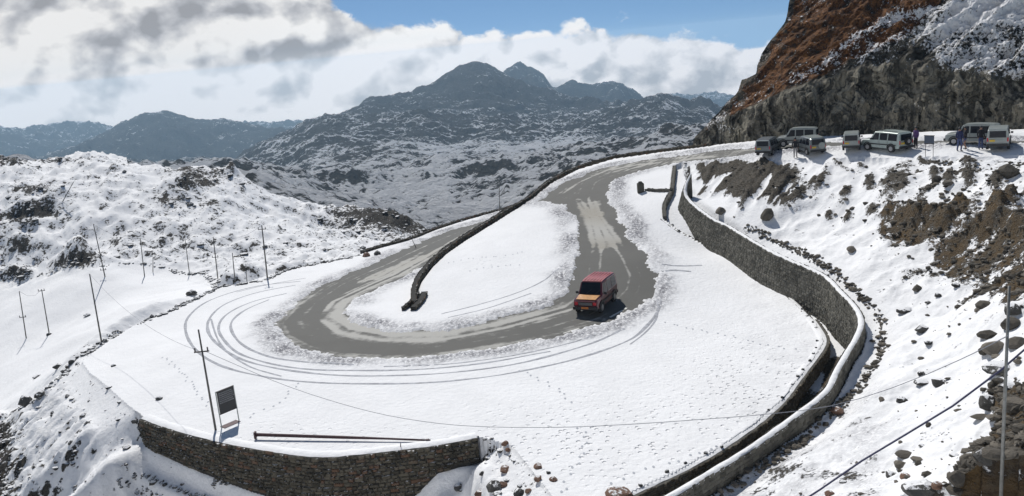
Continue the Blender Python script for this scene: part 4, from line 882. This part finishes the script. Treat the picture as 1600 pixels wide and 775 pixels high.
# ------------------------------------------------------------------ road marks, tracks, footprints
def strip(name, line, width, mat, lift=.012, kind='structure', step=.4, lip=True):
    D_ = dense(line, step); t_ = np.gradient(D_[:, :2], axis=0); t_ /= np.linalg.norm(t_, axis=1)[:, None] + 1e-9; n = np.c_[-t_[:, 1], t_[:, 0]]
    us = np.array([-.5, -.3, .3, .5]) * width; V = []
    wv = (1 + .55 * perlin(np.arange(len(D_)) * .13, np.zeros(len(D_)), int(abs(D_[0, 0]) * 10)))[:, None]; n = n * wv
    for u in us:
        q = D_[:, :2] + n * u; V.append(np.c_[q, hbil(q[:, 0], q[:, 1]) + lift * (1 if abs(u) < width * .4 else .1)])
    V = np.stack(V, 1).reshape(-1, 3); o = link(name, raw_mesh(name, V, grid_faces(len(D_), 4), True), mat); tag(o, kind=kind); return o
tracks = [[(470,441),(400,449),(330,470),(297,494),(290,516),(303,545),(340,571),(400,588),(480,599),(600,602),(700,598),(800,585),(900,563),(980,535),(1012,510),(1028,488),(1033,470)],
 [(462,447),(400,459),(350,478),(326,503),(331,530),(368,559),(430,577),(520,588),(620,589),(720,583),(820,568),(920,540),(975,516)],
 [(448,460),(392,474),(352,495),(342,518),(362,546),(400,564),(470,578),(560,581),(660,579),(760,569),(860,551)],
 [(420,470),(380,488),(361,508),(372,534),(410,556),(470,567),(560,573)],
 [(1034,415),(1060,417),(1097,416)],[(1034,426),(1056,424),(1080,426)],
 [(690,492),(740,480),(800,462),(850,440),(885,412)],[(700,498),(760,484),(830,460)],[(478,436),(420,446),(370,458)],[(985,540),(1010,520),(1026,498),(1028,470)],[(600,575),(700,571),(800,558),(880,541),(940,524)],[(330,500),(345,540),(385,572),(440,590)]]
for i, tr in enumerate(tracks):
    p = split_surf(tr) if i not in (6, 7) else on(tr, TP, .5); strip('tyre_track', p, .21 if i < 4 else .24 if i < 6 else .14, M_track)
dash = hit(np.array([953., 973.]), np.array([496., 485.]), TP); M_mark = plain('road_paint', (.62, .62, .58), .7, grain=.2)
def flat_mark(a, b_, wd):
    d = (b_ - a)[:2]; d /= np.linalg.norm(d); n = np.array([-d[1], d[0]]) * wd / 2; ln = [a, a * .5 + b_ * .5, b_]
    V = []
    for p in ln:
        for s_ in (-1, 1): q = p[:2] + n * s_; V.append((q[0], q[1], float(surfPL(np.array([q[0]]), np.array([q[1]]))[0]) + .010))
    o = link('road_marking', raw_mesh('road_marking', np.array(V), grid_faces(3, 2), False), M_mark); tag(o, kind='structure')
flat_mark(dash[0], dash[1], .17); e_ = hit(np.array([975.5, 979.]), np.array([483.5, 481.]), TP); flat_mark(e_[0], e_[1], .17)
e_ = hit(np.array([880., 905.]), np.array([521., 513.]), TP); flat_mark(e_[0], e_[1], .12)
def prints(pxl, gap, seedv, jitter=.08):
    p = np.array([hit(float(a_), float(b_), TP) for a_, b_ in pxl]); D_ = dense(p, gap); r = np.random.default_rng(seedv); V = []; F = []
    for i, q in enumerate(D_):
        x0, y0 = q[0] + r.normal(0, jitter) + (.06 if i % 2 else -.06), q[1] + r.normal(0, jitter); a = r.uniform(0, .6); o = len(V)
        for k in range(6): th = k * math.pi / 3; xx, yy = x0 + .06 * math.cos(th), y0 + .11 * math.sin(th); V.append((xx, yy, float(hbil(xx, yy)) + .012))
        F += [(o, o + 1, o + 2, o + 3), (o, o + 3, o + 4, o + 5)]
    return V, F
PV, PF = [], []
for i, ln in enumerate(([(815,580),(830,588),(850,600),(868,608),(880,618),(892,630)], [(960,758),(1000,740),(1060,722),(1110,705),(1140,690),(1160,680)], [(1040,505),(1090,518),(1140,527),(1190,540),(1240,548)], [(466,602),(452,616),(438,630),(420,640),(395,650),(380,662)], [(255,560),(290,590),(310,618),(330,640)],
   [(880,775),(890,745),(905,715),(915,690),(912,670)], [(700,412),(740,405),(780,402),(820,395)], [(735,425),(770,418),(810,415)])):
    v_, f_ = prints(ln, .55, 400 + i); o = len(PV); PV += v_; PF += [tuple(k + o for k in f) for f in f_]
tag(link('footprints', raw_mesh('footprints', np.array(PV), np.array(PF), True), M_print), kind='stuff', label='thin trails of footprints crossing the untouched snow', cat='footprints')

for i, ln in enumerate(([(199,728),(232,746),(271,762),(310,775),(350,788)], [(186,748),(214,764),(245,777),(290,795)], [(335,751),(352,753),(368,757)])):
    x, y, s_ = line_rocks(ln, (150, 100, 40)[i], .06, .05, .15, 321 + i)
    rock_field('terrace_stones', 'dark row of terrace stones in the shaded snow under the bent wall', 'stones', x, y, s_, M_rock, 331 + i, sink=.2)

# ------------------------------------------------------------------ poles and wires
def pole(top, base, label, rad=.09, arm=None, name='utility_pole', loc=None, group='utility poles across the snow', mat=None, cat='pole'):
    p = see(*base) if loc is None else Vector(loc); r = math.hypot(p.x, p.y); tp = Ur(float(top[0]), float(top[1]), r); root = empty(name, p); tag(root, label, cat, group)
    v = np.array(tp) - np.array(p); mb = MB(); rad *= .74; mb.tube([-v * .04, v * .5, v], [rad, rad * .85, rad * .65], 8); mb.build('shaft', mat or M_pole, root, True)
    if arm is not None:
        f = arm; c = v * f; mb = MB(); hw = .38; mb.box(c + [0, -.08, 0], (hw * 2, .06, .06)); mb.build('crossarm', M_iron, root)
        for sx in (-.32, .32):
            mb = MB(); mb.tube([c + [sx, -.09, .02], c + [sx, -.09, .22]], .035, 6); mb.build('insulator', M_iron, root)
    root['tip'] = [float(q) for q in tp]
    return root, np.array(tp)
_, t1 = pole((310,515), (337,672), 'tall thin pole with a small crossarm standing beside the black sign board', .085, .79)
_, t2 = pole((140,428), (159,536), 'bare tall pole on the stone rim at the bend of the plateau', .09)
_, t3 = pole((30,455), (41,528), 'leftmost pole standing in the valley snow field', .09, .45)
_, t4 = pole((65,452), (77,522), 'valley pole with a stone heap at its foot, just right of the leftmost one', .09, .97)
_, t5 = pole((146,350), (164,432), 'pole casting a long shadow beside the dark rock outcrop in the valley', .10, .12)
_, t6 = pole((219,372), (226,432), 'valley pole with a short stone line at its foot, left of the small post', .09)
pole((239,402), (239,424), 'short post on the stone line between two valley poles', .07, name='short_post', group=None, cat='post')
_, t8 = pole((289,373), (296,427), 'slim pole at the foot of the hill above the rock heap', .08)
_, t9 = pole((333,370), (341,440), 'pole with a crossarm where the valley stone line meets the rim', .10, .55)
_, t10 = pole((363,395), (368,443), 'slim pole just right of the crossarm pole on the plateau rim', .07)
pole((384,412), (386,441), 'faint short pole between two taller ones on the far plateau rim', .05)
_, t12 = pole((409,352), (418,436), 'tallest pole on the far plateau rim beside the tyre tracks', .10, .93)
pole((780,290), (781,336), 'thin pole behind the island parapet near the lower road', .07)
pole((115,284), (99,317), 'slanting bare pole high on the snowy hill across the valley', .09, group=None)
pole((640,366), (651,389), 'short leaning black post on the edge of the lower road', .05, name='short_post', group=None, cat='post', mat=M_iron)
pole((626,692), (626,701), 'tiny stake in the snow near the tapered end of the fallen pole', .035, name='stake', group=None, cat='stake', mat=M_iron)
lp = Ur(1563., 800., 22.0); _, tR = pole((1577,447), (0, 0), 'grey steel pole in the foreground boulders on the right bank', .062, None, loc=(lp[0], lp[1], float(lp[2])), group=None, mat=plain('galvanised_steel', (.20, .20, .19), .5, .4, grain=.2))
lq = Ur(517., 800., 40.0); pole((516,742), (0, 0), 'thin pole with a pale crossarm in front of the retaining wall', .05, .93, loc=(lq[0], lq[1], float(lq[2])), group=None)
# fallen pole on the snow
a_ = np.array(hit(401., 689., TP)); b_ = np.array(hit(673., 693., TP)); fd = (b_ - a_); mb = MB()
mb.tube([np.zeros(3) + [0, 0, .34], fd * .5 + [0, 0, .26], fd * .76 + [0, 0, .22], fd + [0, 0, .16]], [.085, .078, .05, .045], 10)
root = empty('fallen_pole', a_); tag(root, 'long tapered dark pole lying on the snow behind the retaining wall', 'fallen pole'); mb.build('shaft', M_rust, root, True)
mb = MB(); mb.box((-.02, 0, .32), (.10, .26, .34), 0, 1, .02); mb.build('base_flange', M_rust, root); mb = MB(); mb.box(fd * .985 + [0, 0, .17], (.16, .10, .10)); mb.build('end_cap', M_rust, root)
# wires
def wire(pts, rad, label, mat, cat='wire', n=40, group=None, name='wire'):
    D_ = dense(pts, 1.0); mb = MB(); c0 = D_[0].copy(); mb.tube(D_ - c0, rad, 6); o = mb.build(name, mat, None, True); o.location = c0; tag(o, label, cat, group); return o
def sag(p, q, d, n=7): u = np.linspace(0, 1, n)[:, None]; return p * (1 - u) + q * u - np.array([0, 0, 1.0]) * d * 4 * u * (1 - u)
M_wire = plain('wire_grey', (.16, .17, .20), .6)
pw = [(321,549,46.9),(360,566,46),(440,600,44),(520,627,42),(600,648,39.5),(680,661,37.5),(740,666,36),(820,668,34),(900,667,32.5),(1000,662,31),(1100,655,30),(1200,647,29),(1300,634,28),(1400,604,27),(1500,562,26),(1576,524,22.2)]
r0 = math.hypot(t1[0], t1[1])
wire(np.array([Ur(float(x_), float(y_), r0 - (46.9 - d_) ) for x_, y_, d_ in pw]), .011, 'long sagging wire from the pole by the sign board to the steel foreground pole', M_wire)
wire(sag(t2, t1 * 1.0 - [0, 0, 1.2], .9), .008, 'wire between the rim pole and the pole by the sign board', M_wire)
for p_, q_, lb in ((t3, t4, 'wire joining the two leftmost valley poles'), (t5, t6, 'wire from the outcrop pole to the next valley pole'), (t6, t8, 'wire from the valley pole above the stone line to the slim hill foot pole'), (t8, t9, 'wire from the slim hill foot pole to the crossarm pole'), (t9, t12, 'wire from the crossarm pole to the tallest rim pole')):
    wire(sag(p_, q_, .7), .012, lb, M_wire, group='wires between the valley poles')
blue = [(1640,512,22.5),(1600,549,22.2),(1570,573,22),(1530,606,21.8),(1480,640,21.5),(1440,664,21.3),(1400,688,21),(1340,724,20.6),(1300,752,20.3),(1262,778,20),(1215,808,19.7)]
wire(np.array([Ur(float(x_), float(y_), d_) for x_, y_, d_ in blue]), .023, 'thick dark blue cable slung across the foreground of the right bank', plain('blue_cable', (.022, .024, .075), .5), 'cable', name='cable')

# ------------------------------------------------------------------ signs
def face_dir(p): return math.atan2(-p[0], -p[1] if False else p[1])
def sign(base_l, base_r, hgt, bw_, bh, label, mat, rows, name, legrad=.03, tilt=0, gap=None):
    a = Vector(base_l); b_ = Vector(base_r); c = (a + b_) / 2; rz = math.atan2(b_.y - a.y, b_.x - a.x); root = empty(name, c, rz); tag(root, label, 'sign'); w2 = (b_ - a).length / 2
    for s_ in (-1, 1):
        mb = MB(); mb.tube([(s_ * w2, 0, -.2 + (.5 * (b_.z - a.z) * s_)), (s_ * w2, 0, hgt)], legrad, 6); mb.build('post', M_white if mat is M_black else M_iron, root)
    mb = MB(); mb.box((0, -.03, hgt - bh / 2), (bw_, .04, bh)); pn = mb.build('panel', mat, root)
    for z, hh in ((hgt - .02, .05), (hgt - bh + .02, .05)): mb = MB(); mb.box((0, -.03, z), (bw_ + .04, .07, hh)); mb.build('rail', M_iron, root)
    if rows:
        mb = MB(); r = np.random.default_rng(5)
        for k in range(rows):
            x = -bw_ * .42; z = hgt - bh * (.12 + .5 * k / rows)
            while x < bw_ * .40:
                wd = r.uniform(.03, .10); mb.box((x + wd / 2, -.055, z), (wd, .004, .035)); x += wd + r.uniform(.02, .05)
        tag(mb.build('lettering', plain('faded_white_lettering', (.34, .35, .37), .7), pn), kind='stuff')
    return root
a_ = hit(347., 672., TP); b_ = hit(374., 660., TP); sc_ = px_scale(a_)
sign(a_, b_, 55 * sc_ / .93, 27 * sc_, 33 * sc_ / .93, 'black notice board with faint pale lettering on two white legs near the retaining wall', M_black, 6, 'notice_board')
mb = MB(); mb.box((0, 0, .05), (.95, .45, .16)); o = mb.build('plinth', M_rust, None); q = (a_ + b_) / 2; o.location = q; 
o.rotation_euler = (0, 0, math.atan2(b_[1] - a_[1], b_[0] - a_[0])); tag(o, 'dark low block lying at the foot of the black notice board', 'block')
a_ = see(1446, 245); b_ = see(1458, 244); sc_ = px_scale(a_)
sign(a_, b_, 29 * sc_, 14 * sc_, 12 * sc_, 'small slate blue sign on two thin posts at the edge of the parking place', plain('slate_blue_sign', (.07, .09, .13), .6), 0, 'roadside_sign', .02)
# ================================================================== vehicles
ST = [(-2.20, .55, .80, 1.02, .84, 1.02, .84), (-2.16, .42, .84, 1.02, .87, 1.74, .76), (-1.95, .38, .86, 1.03, .88, 1.83, .74), (-.3, .36, .87, 1.04, .89, 1.88, .75), (.62, .36, .87, 1.05, .89, 1.84, .73), (1.12, .38, .87, 1.04, .88, 1.10, .82), (1.95, .42, .86, .98, .84, 1.02, .74), (2.12, .46, .82, .86, .80, .92, .72)]
def _st(x):
    a = np.array(ST); return [np.interp(x, a[:, 0], a[:, k]) for k in range(1, 7)]
def side_pt(x, f, s_, out=.0):
    zb, hb, zl, hl, zt, ht = _st(x); return Vector((x, s_ * (hl + (ht - hl) * f + out), zl + (zt - zl) * f))
def jeep(name, label, loc, az_deg, body, roof, sc=1.0, hood=None, spare=None, rails=False, group=None, ribs=False, plate=M_yel, long_=1.0, tall=1.0, cat='car'):
    root = empty(name, loc, -R_(az_deg) + math.pi / 2); sc *= .88 if group else 1; root.scale = (sc * long_, sc, sc * tall); tag(root, label, cat, group)
    V = []; F = []
    for (x, zb, hb, zl, hl, zt, ht) in ST:
        V += [(x, -hb, zb), (x, -hb - .01, (zb + zl) / 2), (x, -hl, zl), (x, -ht - (hl - ht) * .12, zt - .05), (x, -ht + .07, zt), (x, ht - .07, zt), (x, ht + (hl - ht) * .12, zt - .05), (x, hl, zl), (x, hb + .01, (zb + zl) / 2), (x, hb, zb)]
    k = 10
    for i in range(len(ST) - 1):
        for j in range(k): F.append((i * k + j, i * k + (j + 1) % k, (i + 1) * k + (j + 1) % k, (i + 1) * k + j))
    F.append(tuple(range(k))); F.append(tuple((len(ST) - 1) * k + j for j in range(k))[::-1])
    bm = bmesh.new(); vs = [bm.verts.new(v) for v in V]
    for f in F: bm.faces.new([vs[i] for i in f])
    bmesh.ops.recalc_face_normals(bm, faces=bm.faces); me = bpy.data.meshes.new('body'); bm.to_mesh(me); bm.free(); link('body', me, body, root)
    # roof skin
    mb = MB(); xs = [-2.0, -1.2, -.3, .55]
    for a_, b2 in zip(xs[:-1], xs[1:]):
        za, zb_ = _st(a_)[4], _st(b2)[4]; ha, hb_ = _st(a_)[5] - .04, _st(b2)[5] - .04
        mb.slab([(a_, -ha, za), (b2, -hb_, zb_), (b2, hb_, zb_), (a_, ha, za)], (0, 0, 1), .03)
    if ribs:
        for y in np.linspace(-.55, .55, 6): mb.box((-.7, y, 1.905), (2.3, .05, .03))
    rf = mb.build('roof', roof, root)
    if rails:
        for s_ in (-1, 1):
            mb = MB(); mb.tube([(-1.8, s_ * .62, 1.95), (.4, s_ * .62, 1.98)], .02, 6); mb.build('roof_rail', M_black, rf)
    mb = MB(); mb.slab([(1.16, -.74, 1.095), (2.0, -.68, 1.01), (2.0, .68, 1.01), (1.16, .74, 1.095)], (0, 0, 1), .025); mb.build('hood', hood or body, root)
    # glass
    def pane(nm, q, n, frame=True):
        q = [Vector(p) for p in q]; mb = MB(); mb.slab(q, n, .014); o = mb.build(nm, M_glass, root); return o
    ws = [Vector((1.09, -.74, 1.12)), Vector((1.09, .74, 1.12)), Vector((.67, .64, 1.80)), Vector((.67, -.64, 1.80))]; pane('windscreen', ws, (.85, 0, .5))
    rw = [Vector((-2.205, -.64, 1.12)), Vector((-2.205, .64, 1.12)), Vector((-2.18, .61, 1.68)), Vector((-2.18, -.61, 1.68))]; pane('rear_window', rw, (-1, 0, .05))
    for s_ in (-1, 1):
        for x0, x1, xt in ((.08, .92, .55), (-.86, -.04, None), (-1.92, -.98, None)):
            q = [side_pt(x0, .08, s_, .004), side_pt(x1, .08, s_, .004), side_pt(xt or x1, .84, s_, .004), side_pt(x0, .84, s_, .004)]
            # follow the flat side between the belt and roof
            pane('side_window', q, (0, s_, .15))
    # wheels
    for x in (-1.32, 1.36):
        for s_ in (-1, 1):
            mb = MB(); mb.tube([(x, s_ * .70, .36), (x, s_ * .91, .36)], .36, 18); wh = mb.build('wheel', M_tyre, root)
            mb = MB(); mb.tube([(x, s_ * .905, .36), (x, s_ * .925, .36)], .21, 14); mb.build('rim', M_rim, wh)
            mb = MB(); n = 9; Va = []
            for i in range(n):
                th = math.pi * i / (n - 1)
                for rr_ in (.38, .47): Va += [(x + math.cos(th) * rr_, s_ * .885, .38 + math.sin(th) * rr_), (x + math.cos(th) * rr_, s_ * .935, .38 + math.sin(th) * rr_)]
            Fa = []
            for i in range(n - 1):
                o_ = i * 4; Fa += [(o_, o_ + 1, o_ + 5, o_ + 4), (o_ + 1, o_ + 3, o_ + 7, o_ + 5), (o_ + 3, o_ + 2, o_ + 6, o_ + 7), (o_ + 2, o_, o_ + 4, o_ + 6)]
            mb.add(Va, Fa); mb.build('wheel_arch', M_black, root)
    for x, nm in ((2.2, 'front_bumper'), (-2.27, 'rear_bumper')): mb = MB(); mb.box((x, 0, .5), (.16, 1.72, .2), 0, 1, .03); mb.build(nm, M_black, root)
    mb = MB(); mb.box((2.125, 0, .76), (.05, 1.0, .22), 0, 1, .015)
    gr_ = mb.build('grille', M_black, root); mb = MB()
    for z in (.70, .76, .82): mb.box((2.155, 0, z), (.012, .94, .018))
    mb.build('grille_bar', M_rim, gr_)
    for s_ in (-1, 1):
        mb = MB(); mb.box((2.125, s_ * .64, .78), (.06, .24, .2), 0, 1, .03); mb.build('headlight', M_lamp if hood is None else M_redl, root)
        mb = MB(); mb.box((-2.20, s_ * .77, .95), (.06, .12, .34), 0, 1, .02); mb.build('tail_light', M_redl, root)
        mb = MB(); mb.box((.86, s_ * 1.0, 1.18), (.08, .2, .16), 0, 1, .02); mb.build('mirror', M_black, root)
        mb = MB(); mb.box((-.35, s_ * .915, .70), (3.0, .03, .09)); mb.build('side_strip', M_black, root)
    for y in (-.30, .34):
        mb = MB(); mb.tube([(1.14, y, 1.13), (.95, y + .38, 1.42)], .012, 4); mb.build('wiper', M_black, root)
    for s_ in (-1, 1):
        for x in (.0, -.92):
            mb = MB(); mb.box((x, s_ * .893, .82), (.014, .012, .60)); mb.build('door_seam', M_black, root)
        for x in (.12, -.80):
            mb = MB(); mb.box((x, s_ * .905, .93), (.14, .03, .03)); mb.build('door_handle', M_rim, root)
    mb = MB(); mb.box((2.29, 0, .54), (.015, .5, .13)); mb.build('number_plate', M_orpl if hood else plate, root)
    mb = MB(); mb.box((-2.215, .42, .86), (.02, .42, .17)); mb.build('number_plate', plate, root)
    if spare is not None:
        mb = MB(); mb.tube([(-2.20, spare[0], 1.02), (-2.40, spare[0], 1.02)], .35, 18); sp = mb.build('spare_wheel', spare[1], root)
        mb = MB(); mb.tube([(-2.395, spare[0], 1.02), (-2.42, spare[0], 1.02)], .17, 14); mb.build('hub_cover', M_rim if spare[1] is M_tyre else spare[1], sp)
    return root
f0 = hit(922., 491., TP); r0_ = hit(953., 470., TP); print('jeep pts', f0, r0_, math.degrees(math.atan2(*(f0 - r0_)[:2])))
jc = hit(932., 479., TP); jz = float(surfPL(np.array([jc[0]]), np.array([jc[1]]))[0])
jeep('red_jeep', 'maroon jeep with an orange hood and pale red ribbed roof driving round the bend', (jc[0], jc[1], jz + .005), -154, M_maroon, M_roofred, 1.0, long_=.95, tall=1.04, hood=M_orange, ribs=True, cat='jeep')
def park(px_, py_, azd, name, label, body, **kw):
    p = see(px_, py_); q = hit(float(px_), float(py_), TP, 6.5); z = float(surfPL(np.array([q[0]]), np.array([q[1]]))[0]) + .06; return jeep(name, label, (q[0], q[1], z), azd, body, kw.pop('roof', body), group='cars parked below the cliff', **kw)
park(1201, 241, 33, 'parked_jeep', 'grey jeep parked farthest along the road end of the parking place', M_silver, sc=.90)
park(1246, 229, -60, 'parked_jeep', 'white high roofed van partly hidden behind the jeep with the spare wheel', M_white, sc=.9, tall=1.1)
park(1266, 240, -2, 'parked_jeep', 'silver grey jeep with a pale spare wheel cover and a person at its side', M_silver, sc=.90, spare=(-.35, M_white), roof=M_white)
park(1331, 233, 23, 'parked_jeep', 'white van seen squarely from behind, standing alone mid way', M_white, sc=.86)
park(1385, 236, -21, 'parked_jeep', 'long pale green grey estate jeep with roof rails shown from its side', M_grey, sc=.95, long_=1.1, spare=(-.1, M_tyre), rails=True)
park(1519, 226, -48, 'parked_jeep', 'white van with bright roof parked behind the standing people', M_white, sc=.93, roof=M_white)
park(1560, 231, 31, 'parked_jeep', 'white van nearest the right seen from behind with a black rear window', M_white, sc=.95)

# ------------------------------------------------------------------ people
def person(px_, py_, hgt, face_az, label, jacket, trousers, pose=0, hat=None):
    q = hit(float(px_), float(py_), TP, 6.5); z = float(surfPL(np.array([q[0]]), np.array([q[1]]))[0]) + .07; s_ = hgt / 1.75
    sp = .10 + .06 * pose; ah = .95 if pose != 2 else 1.15; af = .05 if pose != 2 else .28
    pts = [(0, 0, .95), (0, 0, 1.15), (0, 0, 1.38), (0, .01, 1.50), (0, .03, 1.60), (0, .03, 1.72),                      # 0-5 pelvis..head top
           (-.09, 0, .90), (-sp, .03 + .06 * pose, .50), (-sp - .01, -.02, .09), (-sp - .02, .12, .05),                   # 6-9 leg
           (.09, 0, .90), (sp, .03, .50), (sp + .01, -.04 - .05 * pose, .09), (sp + .02, .10, .05),                       # 10-13
           (-.18, 0, 1.42), (-.25, -.02, 1.16), (-.24, af, ah), (-.24, af + .05, ah - .09),                               # 14-17
           (.18, 0, 1.42), (.25, -.02, 1.16), (.24, af, ah), (.24, af + .05, ah - .09)]
    ed = [(0, 1), (1, 2), (2, 3), (3, 4), (4, 5), (0, 6), (6, 7), (7, 8), (8, 9), (0, 10), (10, 11), (11, 12), (12, 13), (2, 14), (14, 15), (15, 16), (16, 17), (2, 18), (18, 19), (19, 20), (20, 21)]
    rad = [.15, .145, .16, .06, .095, .075, .10, .075, .05, .045, .10, .075, .05, .045, .075, .058, .043, .038, .075, .058, .043, .038]
    me = bpy.data.meshes.new('person_frame'); me.from_pydata(pts, ed, []); ob = bpy.data.objects.new('person_frame', me); C.objects.link(ob)
    sk = ob.modifiers.new('s', 'SKIN'); ob.modifiers.new('u', 'SUBSURF').levels = 1
    for i, v in enumerate(me.skin_vertices[0].data): v.radius = (rad[i], rad[i] * (.8 if i in (1, 2) else 1)); v.use_root = (i == 0)
    dg = bpy.context.evaluated_depsgraph_get(); m2_ = bpy.data.meshes.new_from_object(ob.evaluated_get(dg)); bpy.data.objects.remove(ob)
    m2_.name = 'person'; o = bpy.data.objects.new('person', m2_); C.objects.link(o); m2_.materials.clear()
    for mm in (jacket, trousers, M_skin, M_black): m2_.materials.append(mm)
    for p_ in m2_.polygons:
        c = p_.center; p_.material_index = 3 if c.z < .12 else 1 if c.z < .88 and abs(c.x) < .215 else 2 if (c.z > 1.5 or (abs(c.x) > .2 and c.z < ah - .02)) else 0; p_.use_smooth = True
    o.location = (q[0], q[1], z); o.rotation_euler = (0, 0, -R_(face_az)); o.scale = (s_,) * 3; tag(o, label, 'person')
    mb = MB(); n = 8
    for zz, rr_ in ((1.66, .108), (1.72, .10), (1.78, .06)):
        pass
    V_, F_ = [], []
    for zz, rr_ in ((1.60, .112), (1.68, .116), (1.75, .09), (1.79, .03)):
        for k in range(n): th = 2 * math.pi * k / n; V_.append((rr_ * math.cos(th), .015 + rr_ * math.sin(th) - .01, zz + (.05 if math.sin(th) > .5 and zz < 1.65 else 0)))
    for i in range(3):
        for k in range(n): F_.append((i * n + k, i * n + (k + 1) % n, (i + 1) * n + (k + 1) % n, (i + 1) * n + k))
    F_.append(tuple(24 + k for k in range(n))); mb.add(V_, F_); mb.build('hair' if hat is None else 'cap', hat or M_black, o, True)
    return o
M_skin = plain('skin', (.30, .17, .12), .6); M_blue = plain('dark_blue_cloth', (.014, .02, .075), .8); M_den = plain('denim', (.05, .07, .17), .8); M_dark = plain('dark_cloth', (.018, .017, .022), .85); M_purp = plain('purple_cloth', (.10, .05, .17), .8); M_pale = plain('pale_cloth', (.30, .29, .29), .8)
person(1243, 248, 1.72, 200, 'person in a dark jacket and pale trousers beside the jeep with the spare wheel', M_dark, M_pale, 0)
person(1431, 234, 1.70, 250, 'person in a purple top standing behind the long pale jeep', M_purp, M_dark, 0)
person(1499, 238, 1.78, 60, 'person in a dark blue jacket and jeans stepping near the parking edge', M_blue, M_den, 1)
person(1508, 235, 1.70, 280, 'person in a dark coat and blue jeans facing the one in the blue jacket', M_dark, M_den, 2)
person(1532, 235, 1.72, 180, 'person in a black coat and jeans in front of the bright roofed van', M_dark, M_den, 0)
